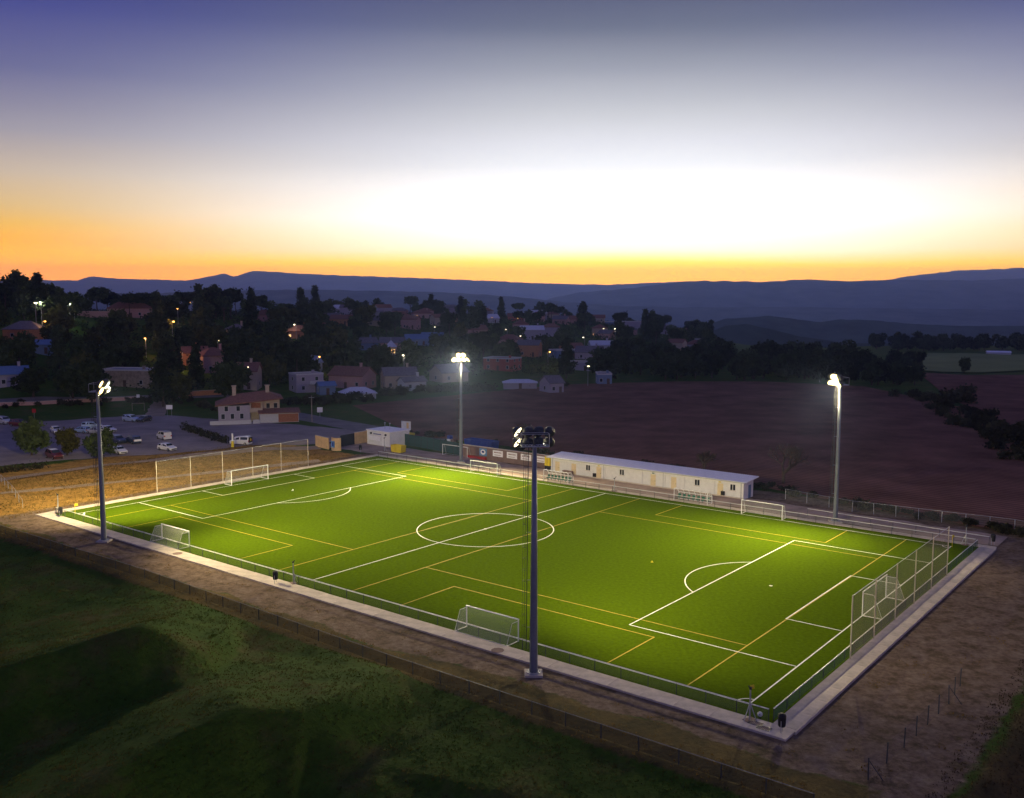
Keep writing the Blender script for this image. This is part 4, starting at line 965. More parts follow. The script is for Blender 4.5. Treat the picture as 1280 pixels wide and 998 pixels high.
# villa by the car park
def villa():
    g = tp(313, 528); t = thing('villa', g, .30, 'two level pale villa with hipped brown roof beside the car park hedge', 'house'); HOUSES.append((g.x, g.y+6, 11))
    MB().box(-7.5,0,0,9,-1,4.2).build('wall', 'h_lilac', t)
    MB().box(0.0,7.2,1.5,9,-1,5.6).build('upper_wall', 'h_beige', t)
    ro = MB().add([(-8.2,-.7,4.15),(8.0,-.4,5.55),(8.0,9.8,5.55),(-8.2,9.8,4.15),(-3.5,4.6,6.6),(4.0,4.6,7.4),(-8.2,-.7,4.35),(8.0,-.4,5.75),(8.0,9.8,5.75),(-8.2,9.8,4.35)],
                 [(0,3,2,1),(0,1,7,6),(1,2,8,7),(2,3,9,8),(3,0,6,9),(6,7,5,4),(7,8,5),(8,9,4,5),(9,6,4)]).build('roof', 'roof_tile', t)
    for x, y in ((-3.6,4.2),(4.4,3.8)): MB().box(x-.45,x+.45,y-.45,y+.45,5.6,8.6).box(x-.6,x+.6,y-.6,y+.6,8.6,8.8).build('chimney', 'h_beige', ro)
    po = MB().box(0,3.0,-.2,1.5,2.4,2.6).box(0,3.0,-.2,-.1,2.6,3.5).box(0,.2,-.2,.0,3.5,5.2).box(2.8,3.0,-.2,0,3.5,5.2).build('porch', 'h_beige', t)
    MB().box(.4,2.6,1.42,1.497,2.7,4.6).build('porch_door', 'brick', po)
    for x, z in ((-6.8,1.0),(-4.6,1.0),(-2.4,1.0),(-6.0,2.9),(-3.2,2.9)):
        f = MB().box(x-.1,x+.9,-.07,-.003,z-.1,z).box(x-.1,x+.9,-.07,-.003,z+1.2,z+1.3).box(x-.1,x,-.07,-.003,z,z+1.2).box(x+.8,x+.9,-.07,-.003,z,z+1.2).build('window', 'h_white', t); MB().box(x,x+.8,-.04,-.004,z,z+1.2).build('pane', 'glass', f)
    for x in (4.0,5.8):
        f = MB().box(x-.1,x+.9,1.42,1.497,3.1,3.2).box(x-.1,x+.9,1.42,1.497,4.4,4.5).build('window', 'h_white', t); MB().box(x,x+.8,1.45,1.496,3.2,4.4).build('pane', 'glass', f)
    g2 = MB().box(2.2,11.5,-2.6,1.4,-1,2.3).build('garage_wall', 'h_white', t); MB().box(6.6,11.4,-2.66,-2.603,0.1,2.1).build('garage_door', 'brick', g2); MB().add([(1.8,-3.1,2.3),(11.9,-3.1,2.3),(11.9,1.4,3.0),(1.8,1.4,3.0),(1.8,-3.1,2.45),(11.9,-3.1,2.45),(11.9,1.4,3.15),(1.8,1.4,3.15)], [(0,3,2,1),(4,5,6,7),(0,1,5,4),(1,2,6,5),(3,0,4,7)]).build('garage_roof', 'roof_tile', t)
    for x0 in (-9.5, 0.5): MB().box(x0, x0+9.6 if x0 < 0 else x0+1.6, -3.6, -3.35, -1, 1.0).build('garden_wall', 'h_white', t)
villa()
hp(380, 491, 9, 7, 5.6, 'flat', 'h_lilac', 'roof_grey', 'white two storey house with balcony beside the pink gabled house', .35, short='white two storey house', storeys=2, nwin=2, balcony=True)
hp(406, 494, 5, 4, 2.8, 'gable', 'h_blue', 'roof_blue', 'small pale blue shed below the white two storey house', .3, nwin=1, chim=0)
hp(438, 486, 13, 9, 4.2, 'gable', 'h_pink', 'roof_tile', 'pink gabled house with brown tiled roof above the white canopy shed', -.55, short='pink gabled house', nwin=3)
hp(445, 499, 10.5, 6, 1.6, 'hip', 'h_white', 'roof_pale', 'low white canopy shed with shallow pale roof in front of pink house', .1, nwin=1, chim=0, pitch_=.28)
hp(497, 487, 11, 8, 4.6, 'gable', 'h_beige', 'roof_grey', 'plain beige house with grey roof behind the small white lean-to', .2, short='plain beige house', storeys=1, nwin=3)
hp(514, 489, 8, 5, 3.0, 'gable', 'h_white', 'roof_grey', 'small white lean-to house with dark roof at the field edge', .5, nwin=2, chim=1)
hp(370, 424, 12, 8, 3.6, 'hip', 'h_orange', 'roof_tile', 'orange house with lit windows under dark pines above blue roofed hall', .1, short='orange house with lit windows', lit=(0,1,2,3))
hp(398, 428, 13, 7, 3.4, 'gable', 'h_lilac', 'roof_pale', 'long hall with pale lilac roof behind the orange brick house', .05, short='pale lilac hall', nwin=4, chim=0)
hp(416, 441, 10, 8, 4.4, 'flat', 'h_orange', 'roof_tile', 'orange brick flat roofed house below the pale lilac hall', -.3, storeys=1, nwin=2)
hp(523, 432, 14, 8, 3.0, 'gable', 'h_blue', 'roof_blue', 'blue roofed greenhouse hall above the sloping gardens', .15, short='blue greenhouse hall', nwin=4, chim=0)
hp(540, 430, 11, 8, 3.2, 'gable', 'h_blue', 'roof_blue', 'second blue roofed hall beside the greenhouse hall', -.2, nwin=3, chim=0)
hp(628, 464, 13, 9, 4.8, 'flat', 'h_red', 'roof_tile', 'red walled house with white parapet above the dark hedges', -.45, short='red walled house', storeys=2, nwin=3)
hp(650, 487, 11, 5, 2.1, 'hip', 'h_lilac', 'roof_pale', 'long low pale roofed shed at the ploughed field edge', .05, short='long low pale shed', nwin=1, chim=0, pitch_=.2)
hp(158, 484, 16, 9, 5.0, 'flat', 'stone', 'roof_blue', 'stone house with blue tinted roof and two amber wall lamps', -.5, short='stone house', storeys=1, nwin=3, chim=1, lit=(5,))
hp(6, 484, 9, 7, 3.6, 'gable', 'h_lilac', 'roof_blue', 'blue roofed house by the road wall beside the rounded oak', .1, short='blue roofed house at the road wall', nwin=2)
hp(158, 397, 19, 9, 4.0, 'hip', 'h_pink', 'roof_tile', 'wide pink house on the hill crest under the pine row', .05, short='wide pink crest house', nwin=5, chim=1, lit=(1,4))
hp(112, 442, 7, 5, 3.0, 'gable', 'h_blue', 'roof_blue', 'small blue shed above the stone house garden', .2, nwin=1, chim=0)
hp(54, 443, 8, 5, 3.0, 'gable', 'h_blue', 'roof_blue', 'blue shed half hidden by dark oaks on the slope', -.1, short='blue slope shed', nwin=1, chim=0)
hp(293, 426, 8, 7, 4.4, 'hip', 'h_beige', 'roof_grey', 'beige house with floodlit wall among pines on the slope', .2, short='beige floodlit house', lit=(0,1), nwin=2)
hp(229, 457, 14, 7, 4.2, 'gable', 'h_orange', 'roof_tile', 'orange lit gabled house behind the tall conifer and street lamp', .1, short='orange gabled house', lit=(0,2), nwin=3)
def tower_house():
    g = tp(489, 452); t = thing('tower_house', g, -atan2(g.x, g.y), 'little tower house with white pyramid roof and glowing arches', 'house'); HOUSES.append((g.x, g.y, 4)); NAMED.append(('little tower house', g.x, g.y))
    MB().box(-2.6,2.6,-2.6,2.6,-2,3.2).build('wall', 'h_white', t); MB().box(-1.9,1.9,-1.9,1.9,3.2,6.2).build('loggia', 'h_beige', t)
    for x in (-1.2, 0, 1.2): MB().box(x-.4,x+.4,-1.95,-1.903,3.6,5.2).build('arch', 'lit_window', t)
    for x in (-1.5, 0, 1.5): MB().box(x-.4,x+.4,-2.65,-2.603,.8,2.2).build('arch', 'lit_window' if x < 1 else 'glass', t)
    ro = MB().add([(-2.5,-2.5,6.2),(2.5,-2.5,6.2),(2.5,2.5,6.2),(-2.5,2.5,6.2),(0,0,9.0)], [(0,3,2,1),(0,1,4),(1,2,4),(2,3,4),(3,0,4)]).build('roof', 'roof_pale', t); MB().tube((0,0,8.9),(0,0,10.2),.08).build('finial', 'galv', ro)
tower_house()
rc = random.Random(4)
CN = {'h_white': 'white', 'h_pink': 'pink', 'h_beige': 'beige', 'h_lilac': 'lilac grey', 'h_orange': 'orange', 'h_red': 'red', 'h_blue': 'blue'}
RN = {'roof_tile': 'brown tiled', 'roof_grey': 'grey', 'roof_pale': 'pale', 'roof_blue': 'blue'}
FAR = [(527,398,14,'h_pink','roof_tile','hip'),(551,408,13,'h_beige','roof_tile','gable'),(590,420,16,'h_pink','roof_tile','gable'),(611,404,12,'h_white','roof_pale','gable'),(600,402,12,'h_pink','roof_tile','hip'),
       (645,402,12,'h_red','roof_tile','gable'),(672,401,13,'h_lilac','roof_pale','gable'),(716,405,17,'h_pink','roof_tile','hip'),(745,403,15,'h_beige','roof_tile','gable'),(770,408,14,'h_blue','roof_grey','flat'),
       (790,412,20,'h_lilac','roof_tile','flat'),(812,411,13,'h_pink','roof_tile','gable'),(848,425,12,'h_beige','roof_tile','gable'),(864,431,15,'h_lilac','roof_grey','flat'),(888,434,10,'h_orange','roof_tile','gable'),
       (752,440,12,'h_white','roof_pale','gable'),(738,450,12,'h_lilac','roof_grey','gable'),(706,448,12,'h_blue','roof_blue','flat'),(735,464,15,'h_lilac','roof_grey','flat'),(756,481,5,'h_blue','roof_grey','flat'),
       (425,392,13,'h_lilac','roof_pale','gable'),(452,388,14,'h_pink','roof_tile','hip'),(400,392,12,'h_white','roof_pale','gable'),(575,437,9,'h_lilac','roof_pale','flat'),(605,432,13,'h_pink','roof_tile','gable'),
       (470,408,12,'h_beige','roof_grey','hip'),(338,440,11,'h_lilac','roof_blue','gable'),(455,438,10,'h_blue','roof_grey','gable'),(378,465,11,'h_blue','roof_blue','gable'),(560,478,11,'h_beige','roof_grey','gable'),
       (690,492,5,'h_lilac','roof_grey','gable'),(300,487,10,'h_beige','roof_tile','gable'),(262,466,10,'h_pink','roof_tile','hip'),(830,418,13,'h_lilac','roof_grey','gable'),(690,398,12,'h_beige','roof_tile','hip'),
       (330,402,12,'h_pink','roof_tile','hip'),(25,425,12,'h_orange','roof_grey','hip'),(560,393,12,'h_lilac','roof_grey','gable'),(500,402,12,'h_pink','roof_tile','hip'),(665,425,13,'h_lilac','roof_pale','gable')]
for i, (px, py, w, wl_, rf, kind) in enumerate(FAR):
    lb = 'small %s house with %s %s roof among the trees of the town' % (CN[wl_], RN[rf], {'hip': 'hipped', 'gable': 'gabled', 'flat': 'terrace'}[kind])
    hp(px, py, w, rc.uniform(7, 9), rc.choice((3.2, 3.4, 5.6)), kind, wl_, rf, lb, rc.uniform(-.6, .6), nwin=2 if w < 13 else 3, storeys=1, chim=rc.choice((0, 1)), lit=(rc.randrange(6),) if rc.random() < .18 else (), group='town: '+lb)
rf2 = random.Random(21); made = 0
while made < 30:
    px, y = rf2.uniform(400, 880), rf2.uniform(430, 770); x = (px-640)/F*y; w = rf2.uniform(8, 12)
    if any(hypot(x-a, y-b) < q+w*.5+5 for a, b, q in HOUSES): continue
    wl_, rf, kind = rf2.choice(('h_pink', 'h_beige', 'h_orange', 'h_lilac', 'h_pink')), rf2.choice(('roof_tile', 'roof_tile', 'roof_grey')), rf2.choice(('hip', 'gable'))
    lb = 'small %s house with %s %s roof among the trees of the town' % (CN[wl_], RN[rf], {'hip': 'hipped', 'gable': 'gabled'}[kind])
    house((x, y, h1(x, y)), -x/y+rf2.uniform(-.6, .6), w, rf2.uniform(6, 8), rf2.choice((3.0, 3.4, 5.4)), kind, wl_, rf, lb, nwin=2, chim=rf2.choice((0, 1)), lit=(rf2.randrange(5),) if rf2.random() < .3 else (), group='town: '+lb); made += 1
for px, py, w, lb in ((105, 396, 22, 'long pale retaining wall on the hill crest under sports lamps'),):
    g = tp(px, py); wall_run([(g.x-w/2, g.y, g.z), (g.x+w/2, g.y+2, g.z)], 2.2, .4, 'h_pink', lb)
wall_run([tp(*q) for q in ((-40,509),(40,507),(110,503),(180,500))], 1.0, .3, 'h_pink', 'low rendered roadside wall below the blue roofed house')
wall_run([tp(*q) for q in ((215,497),(250,495.5),(278,494))], 1.6, .3, 'h_orange', 'orange brick roadside wall leading to the villa')
g = tp(1248, 444); t = thing('farm_shed', g, -.3, 'long white farm shed at the far edge of green field', 'building')
MB().box(-6.5,6.5,-3,3,-1,1.7).build('wall', 'h_white', t); MB().add([(-6.8,-3.4,1.7),(6.8,-3.4,1.7),(6.8,0,2.6),(-6.8,0,2.6),(6.8,3.4,1.7),(-6.8,3.4,1.7)], [(0,1,2,3),(3,2,4,5),(0,5,4,1),(0,3,5),(1,4,2)]).build('roof', 'roof_sheet', t)

# ------------------------------------------------------------------ street lamps
LAMPS = []
def lamp(px, py, hh, mt, label, power=0, color=(1,.55,.18), r=.40, group=None, kind='street'):
    g = tp(px, py, hh); LAMPS.append((g.x, g.y)); t = thing('street_lamp', g, R.uniform(0, 6), label, 'street lamp', group)
    MB().tube((0,0,-.5), (0,0,hh), .08, .05, n=6).tube((0,0,hh), (.7,0,hh+.12), .04, n=5).build('pole', 'galv', t)
    ho = MB().box(.45,1.15,-.16,.16,hh+.12,hh+.2).build('lamp_head', 'dark_steel', t)
    MB().lathe([(.05,-.30),(r*.8,-.18),(r,0),(r*.8,.1)], c=(.8,0,hh), n=8).build('bulb', mt, ho)
    if power:
        ld = bpy.data.lights.new('lamp_glow', 'POINT'); ld.energy = power; ld.color = color; ld.shadow_soft_size = .3
        lo = bpy.data.objects.new('lamp_glow', ld); COL.objects.link(lo); lo.parent = t; lo.location = (.8,0,hh-.55)
LA = [(53,402,'amber',500),(182,423,'amber',900),(215,402,'amber',1500),(222,386,'amber',500),(238,378,'amber',500),(272,426,'warm_white',500),(397,446,'amber',900),(370,406,'warm_white',300),(505,444,'warm_white',700),
      (543,409,'warm_white',0),(616,397,'amber',0),(646,398,'amber',0),(634,412,'warm_white',0),(649,420,'warm_white',600),(685,440,'amber',900),(735,458,'warm_white',0),(731,422,'warm_white',0),(755,411,'warm_white',0),
      (769,411,'warm_white',400),(828,411,'warm_white',0),(857,425,'warm_white',0),(309,459,'warm_white',250),(228,440,'amber',1500)]
NM = {'amber': 'amber street lamp glowing among dark trees and houses of the town', 'warm_white': 'small white street lamp glowing among dark trees and houses of the town'}
for px, py, m, pw in LA: lamp(px, py, 7.0, m, NM[m], pw, (1,.5,.14) if m == 'amber' else (1,.85,.6), group='town lamps: '+m)
for px, py, m, r in ((44,379,'warm_white',.62),(51,378,'cool_white',.42),(92,372,'warm_white',.8),(87,380,'cool_white',.5)):
    lamp(px, py, 9.0, m, 'bright %s sports lamp on the hill crest beside tall pines' % ('greenish' if m == 'cool_white' else 'white'), 900, (1,.95,.75), r=r, group='hill crest sports lamps: '+m)
for px, py in ((136,465),(157,465)):
    lamp(px, py, 3.6, 'amber', 'amber lamp on a short post before the stone house', 260, (1,.55,.2), r=.4, group='stone house lamps')

# ------------------------------------------------------------------ poles and signs by the car park
def pole(px, py, hh, label, sign=None, cat='pole'):
    g = tp(px, py); t = thing('utility_pole', g, 0, label, cat); MB().tube((0,0,-.3), (0,0,hh), .13, .08, n=7).build('shaft', 'stone', t)
    MB().tube((-.7,0,hh-.5), (.7,0,hh-.5), .05).build('crossarm', 'galv', t)
pole(390, 528, 6.6, 'pale utility pole beside the road past the villa'); pole(88, 497, 6.4, 'pale utility pole on the roadside grass below the stone house')
def sign(px, py, hh, w, h, mt, label, rz=0.0, legs=2):
    g = tp(px, py); t = thing('road_sign', g, rz, label, 'sign')
    for s in ((-1, 1) if legs == 2 else (0,)): MB().tube((s*w*.35,0,-.2), (s*w*.35,0,hh), .04).build('post', 'galv', t)
    MB().box(-w/2,w/2,-.06,-.03,hh-h,hh).build('plate', mt, t)
sign(212, 521, 3.0, 1.6, 1.1, 'sign_white', 'white rectangular sign at the car park entrance track', .1)
sign(400, 522, 2.6, 1.4, 1.3, 'sign_white', 'square cream sign on the verge by the ploughed field', .2, 1)
sign(173, 504, 2.4, .9, .9, 'sign_white', 'small white road sign on the roadside grass', 0, 1)
sign(43, 523, 2.4, 1.0, 1.0, 'red', 'small red road sign above the rounded conifer', 0, 1)
g = gp(291, 560, -.05); t = thing('marker_post', g, 0, 'white and yellow marker post in front of the white van', 'post'); MB().box(-.22,.22,-.2,.2,0,1.4).build('base', 'yellow', t); MB().box(-.14,.14,-.14,.14,1.4,3.0).build('shaft', 'sign_white', t)
tg = thing('practice_goal', tp(173, 514), .05, 'thin rusty practice goal frame on the rough grass by the parked cars', 'goal')
for s in (-1.6, 1.6): MB().tube((s,0,0), (s,0,2.1), .05).build('post', 'stone', tg)
MB().tube((-1.65,0,2.1), (1.65,0,2.1), .05).build('crossbar', 'stone', tg)

# ------------------------------------------------------------------ cars
ST = {'hatch': [(2.1,.70,.60,.62,.68),(1.95,.82,.70,.74,.76),(1.0,.87,.88,.95,.80),(.35,.87,.92,1.40,.62),(-.9,.87,.94,1.46,.62),(-1.72,.86,.95,1.33,.60),(-2.02,.82,.92,.97,.74),(-2.1,.76,.50,.56,.70)],
      'suv':   [(2.25,.74,.72,.75,.70),(2.1,.86,.86,.90,.80),(1.15,.92,1.02,1.10,.84),(.5,.92,1.06,1.64,.68),(-1.2,.92,1.08,1.72,.68),(-2.05,.90,1.08,1.62,.66),(-2.2,.86,1.0,1.06,.78),(-2.25,.80,.55,.60,.74)],
      'van':   [(2.2,.72,.70,.74,.68),(2.05,.85,.86,.92,.80),(1.35,.90,1.05,1.18,.84),(.85,.91,1.1,1.75,.74),(-1.0,.91,1.1,1.84,.74),(-2.1,.90,1.1,1.82,.74),(-2.2,.88,1.05,1.70,.74),(-2.22,.84,.5,.56,.78)]}
def paint(name, c):
    if name not in MAT:
        m = mat(name, c, .28, .25, var=.04, scale=1, spec=.6); m.node_tree.nodes['Principled BSDF'].inputs['Coat Weight'].default_value = .6
    return name
_WH = MB(); _WH.tube((0,-.1,0),(0,.1,0),.31,n=14); WHEEL = _WH.mesh('wheel', 'tyre')
RIM = MB().tube((0,-.112,0),(0,.112,0),.19,n=10).mesh('rim', 'rim')
def car(px, py, ang, kind, pname, col, label, roofcol=None, z=-.04):
    g = gp(px, py, z); t = thing('parked_car', g, ang, label, 'car', None); S = ST[kind]; zb = .24; paint(pname, col)
    mb = MB(); n = 8
    for x, w, b, tp_, wt in S: mb.v += [(x,-w*.94,zb),(x,-w,b*.7),(x,-w*.985,b),(x,-wt,tp_),(x,wt,tp_),(x,w*.985,b),(x,w,b*.7),(x,w*.94,zb)]
    for i in range(len(S)-1):
        for j in range(n-1): mb.f.append((i*n+j, i*n+j+1, (i+1)*n+j+1, (i+1)*n+j))
        mb.f.append((i*n+7, i*n, (i+1)*n, (i+1)*n+7))
    mb.f += [tuple(range(n)), tuple(range((len(S)-1)*n+n-1, (len(S)-1)*n-1, -1))]
    body = mb.build('body', pname, t)
    def P(i, s, f, out=.012):
        x, w, b, tp_, wt = S[i]; return Vector((x, s*(w*.985*(1-f)+wt*f)+s*out, b*(1-f)+tp_*f+.004))
    def lerp(i, j, k, s, f): return P(i, s, f).lerp(P(j, s, f), k)
    for s in (-1, 1):
        for a, b_ in (((2,.35),(3,.55)), ((3,.65),(4,.95)), ((4,.06),(5,.75)) if kind != 'van' else ((4,.1),(4,.7))):
            (i0, k0), (i1, k1) = a, b_
            A = lerp(i0, i0+1, k0, s, .12); Bp = lerp(i1, i1+1, k1, s, .12); Cc = lerp(i1, i1+1, k1, s, .86); Dd = lerp(i0, i0+1, k0, s, .86)
            mq = MB(); mq.quad(A, Bp, Cc, Dd) if s < 0 else mq.quad(Dd, Cc, Bp, A); mq.build('side_window', 'glass', t)
    def cross(i, j, a, b_, nm):
        q = [lerp(i, j, a, -1, 1), lerp(i, j, a, 1, 1), lerp(i, j, b_, 1, 1), lerp(i, j, b_, -1, 1)]
        nrm = (q[1]-q[0]).cross(q[2]-q[0]).normalized(); nrm = nrm if nrm.z > 0 else -nrm
        q = [Vector((p.x, p.y*.92, p.z))+nrm*.02 for p in q]; MB().quad(*q).build(nm, 'glass', t)
    cross(2, 3, .10, .92, 'windscreen'); cross(5, 6, .12, .85, 'rear_window')
    if roofcol:
        q = [P(3, -1, 1), P(3, 1, 1), P(4, 1, 1), P(4, -1, 1)]; MB().quad(*[Vector((p.x, p.y, p.z+.012)) for p in q]).build('roof_panel', roofcol, t)
    x, w, b, tp_, wt = S[1]; xr, wr, br = S[-2][:3]
    for s in (-1, 1):
        MB().box(x-.05, x+.10, min(s*w*.55, s*w*.93), max(s*w*.55, s*w*.93), b*.78, b*.95).build('headlight', 'perspex' if 0 else 'sign_white', t)
        MB().box(xr-.09, xr+.06, min(s*wr*.7, s*wr*.99), max(s*wr*.7, s*wr*.99), br*.72, br*.98).build('tail_light', 'red', t)
        for xx in (S[0][0]-.78, S[-1][0]+.75):
            wo = link('wheel', WHEEL, t, (xx, s*(.80 if kind == 'hatch' else .84), .31)); link('rim', RIM, wo)
    MB().box(S[0][0]-.03, S[0][0]+.03, -.62, .62, .32, .52).build('bumper', 'black', t)
    return t
wht, slv, blk, drk, blu, mar = (.72,.72,.74), (.48,.50,.54), (.03,.03,.035), (.03,.045,.09), (.25,.36,.55), (.12,.02,.025)
cars = [(4,530,-.5,'van','paint_silver',slv,'silver car at the end of the asphalt cut by the roadside'), (24,533,-.35,'suv','paint_maroon',mar,'dark maroon car with shining windscreen next to the silver one'),
 (70,541,-.9,'hatch','paint_white',wht,'white hatchback parked between the rounded conifer and blue cars'), (102,541,2.8,'hatch','paint_blue',blu,'pale blue car at the end of the tight row behind the mast'),
 (115,536,.3,'suv','paint_sky',(.35,.45,.62),'sky blue estate car behind the tight row of cars'), (119,542,2.7,'hatch','paint_silver',slv,'silver hatchback in the tight row behind the mast'), (135,540,-.5,'hatch','paint_white',wht,'white and blue hatchback right behind the dark estate cars'),
 (147,554,-.7,'suv','paint_dark',drk,'dark navy estate car parked next to the white rear hatchback'), (166,554,2.4,'suv','paint_dark',drk,'dark car with pale tailgate beside the navy estate car'),
 (149,567,-.75,'hatch','paint_white',wht,'white hatchback parked at the kerb below the dark estate cars'), (68,573,-.75,'suv','paint_maroon',mar,'maroon car with white roof beside the yellow green tree'),
 (205,549,2.3,'van','paint_white',wht,'white van like car parked alone in the middle of the asphalt'), (209,563,-.55,'hatch','paint_white',wht,'white hatchback near the kerb below the lone white van'),
 (164,527,-.5,'suv','paint_sky',(.35,.45,.62),'sky blue car beside the dark car at the rough grass'), (180,527,-1.9,'hatch','paint_black',blk,'black car parked beside the sky blue car at the grass'),
 (301,556,2.9,'van','paint_white',wht,'white van with black tailgate and yellow roundel beside the marker post')]
for c in cars:
    t = car(*c)
    if 'roundel' in c[6]:
        MB().box(-2.28,-2.24,-.75,.75,.55,1.65).build('tailgate', 'black', t)
        MB().add([(-2.30, .32*cos(k*pi/6), 1.15+.32*sin(k*pi/6)) for k in range(12)], [tuple(range(12))]).build('roundel', 'yellow', t)
        MB().add([(-1.0+.0*k, -.925, .9) for k in range(1)]+[(-2.1,-.925,.6),(-2.1,-.925,1.6),(-1.2,-.90,1.6)], [(0,1,2,3)]).build('side_decal', 'black', t)
    if 'white roof' in c[6]:
        MB().add([(.45,-.66,1.68),(.45,.66,1.68),(-1.2,.66,1.745),(-1.2,-.66,1.745)], [(0,1,2,3)]).build('roof_panel', 'sign_white', t)
    if 'pale tailgate' in c[6]:
        MB().box(-2.30,-2.24,-.78,.78,.6,1.0).build('tailgate', 'sign_white', t)

# ------------------------------------------------------------------ individual trees near the car park
def gt(px, py, kind, s, label, sq=1.0, **k): g = tp(px, py); return tree(kind, g, s, label, sq=sq, **k)
gt(40, 570, 'oak', .92, 'rounded dark evergreen tree at the car park corner', .92)
gt(84, 570, 'olive', .68, 'small yellow green rounded tree beside the maroon car', .95)
gt(125, 573, 'oak', .72, 'dark clipped rounded tree beside the slim light mast', .9)
gt(42, 497, 'oak', 1.1, 'broad rounded oak on the roadside below the slope', 1.25)
gt(212, 475, 'tall', 1.25, 'tall dark conifer between stone house and orange house', 1.0)
gt(222, 470, 'tall', 1.1, 'spiky tall conifer lit orange by a street lamp', .9)
gt(1207, 505, 'bush', 2.9, 'big dark rounded bush alone on the ploughed field edge', 1.0, name='bush', cat='bush')
gt(1205, 467, 'oak', .85, 'lone small tree standing in the far green field', .8)
def hedge(pts, hh, label, n, name='hedge'):
    P = [gp(a, b, -.1) for a, b in pts]; r = np.random.RandomState(3); C = []
    for a, b in zip(P, P[1:]):
        for k in range(n):
            q = a.lerp(b, r.rand()); C.append((q.x-P[0].x+r.normal(0,.25), q.y-P[0].y+r.normal(0,.25), r.uniform(.15, hh), .22))
    C = np.array(C); t = thing(name, P[0], 0, label, 'hedge')
    link('foliage', leaf_mesh('foliage', lambda rr, nn: C, 0, .2, 'leaf_scrub', 5), t)
    st = MB()
    for a, b in zip(P, P[1:]):
        for k in range(5): q = a.lerp(b, k/5)-P[0]; st.tube((q.x,q.y,-.1), (q.x+.1,q.y,hh*.8), .04)
    st.build('stems', 'bark', t)
hedge([(228,537),(245,543),(262,549),(283,555)], 1.5, 'clipped brown green hedge between the car park and villa road', 70)
hedge([(0,592),(30,588),(60,585)], 1.0, 'low scrubby hedge on the verge beside the car park corner', 30)
# bare trees on the ploughed field margin
def bare_tree(px, py, hh, label, seed):
    g = tp(px, py); r = random.Random(seed); tr = MB(); tw = MB()
    def grow(p, d, l, rad, dep):
        q = p+d*l; (tr if dep < 3 else tw).tube(p, q, rad, rad*.7, n=6 if dep < 2 else 4, caps=False)
        if dep >= 6: return
        for k in range(3 if dep < 4 else 2):
            nd = (d+Vector((r.gauss(0,.55), r.gauss(0,.55), r.gauss(.12,.3)))).normalized(); grow(q, nd, l*r.uniform(.68,.86), rad*.66, dep+1)
    grow(Vector((0,0,-.2)), Vector((0,0,1)), hh*.24, .34, 0)
    t = thing('bare_tree', g, 0, label, 'tree'); tr.build('trunk', 'bark', t); tw.build('twigs', 'bark', t)
bare_tree(979, 606, 8.6, 'bare branched tree in the scrub past the end of the changing block', 3)
bare_tree(880, 596, 6.4, 'smaller bare tree behind the changing block roof', 8)
bare_tree(652, 556, 5.5, 'faint bare tree above the advertising wall at the field edge', 15)

# ------------------------------------------------------------------ town and wood trees
def clear(x, y, rad):
    for hx, hy, hr in HOUSES:
        if hypot(x-hx, y-hy) < hr+rad+1.0: return False
        if hy-(16 if hy < 420 else 34) < y < hy and abs(x/y-hx/hy)*hy < hr*.7: return False     # keep the view of the houses from the valley open
    for lx, ly in LAMPS:
        if ly-90 < y < ly+2 and abs(x/y-lx/ly)*ly < rad*.9+.5: return False
    for a, b in TREES:
        if hypot(x-a, y-b) < rad*.95: return False
    return True
LOOK = {'oak': 'dark rounded tree', 'pine': 'flat topped umbrella pine', 'tall': 'narrow pointed conifer', 'poplar': 'olive green bushy tree', 'wood': 'dark broadleaf tree'}
def scatter(n, pxr, dr, kinds, smin, smax, where, seed, tries=60):
    r = random.Random(seed); c = 0
    for _ in range(n*tries):
        if c >= n: break
        px = r.uniform(*pxr); y = sqrt(r.uniform(dr[0]**2, dr[1]**2)); x = (px-640)/F*y; s = r.uniform(smin, smax)
        if not clear(x, y, 2.6*s): continue
        k = r.choice(kinds); best = None
        for nm, hx, hy in NAMED:
            d = hypot(x-hx, y-hy)
            if d < 24 and (best is None or d < best[0]): best = (d, nm)
        lb = LOOK[k]+(' beside the '+best[1] if best else ' '+where)
        tree(k, (x, y, h1(x, y)), s, lb, lb); c += 1
    return c
# hill crest skyline
scatter(16, (-20, 110), (345, 385), ['pine', 'tall', 'oak'], 1.1, 1.45, 'on the hill crest behind the sports lamps', 1)
for k, (px, s) in enumerate(((10,1.6),(24,1.8),(40,1.65),(70,1.6),(86,1.6),(56,1.3))):
    y = 372+R.uniform(-6, 6); x = (px-640)/F*y; tree('oak', (x, y, h1(x, y)), s, 'big broad tree towering on the hill crest against the orange sky', 'big crest trees')
for px in (105, 124, 137, 150, 163, 176, 189, 203, 216, 230, 244, 268, 282, 296, 312, 328, 345, 362, 378):
    y = 440+R.uniform(-8, 14) if px < 220 else 478+R.uniform(-8, 18); x = (px-640)/F*y
    tree('pine' if px % 3 else 'oak', (x, y, h1(x, y)), R.uniform(1.05, 1.4), 'umbrella crowned pine in the row along the hill skyline' if px % 3 else 'rounded tree in the row along the hill skyline', 'skyline pine row' if px % 3 else 'skyline round trees')
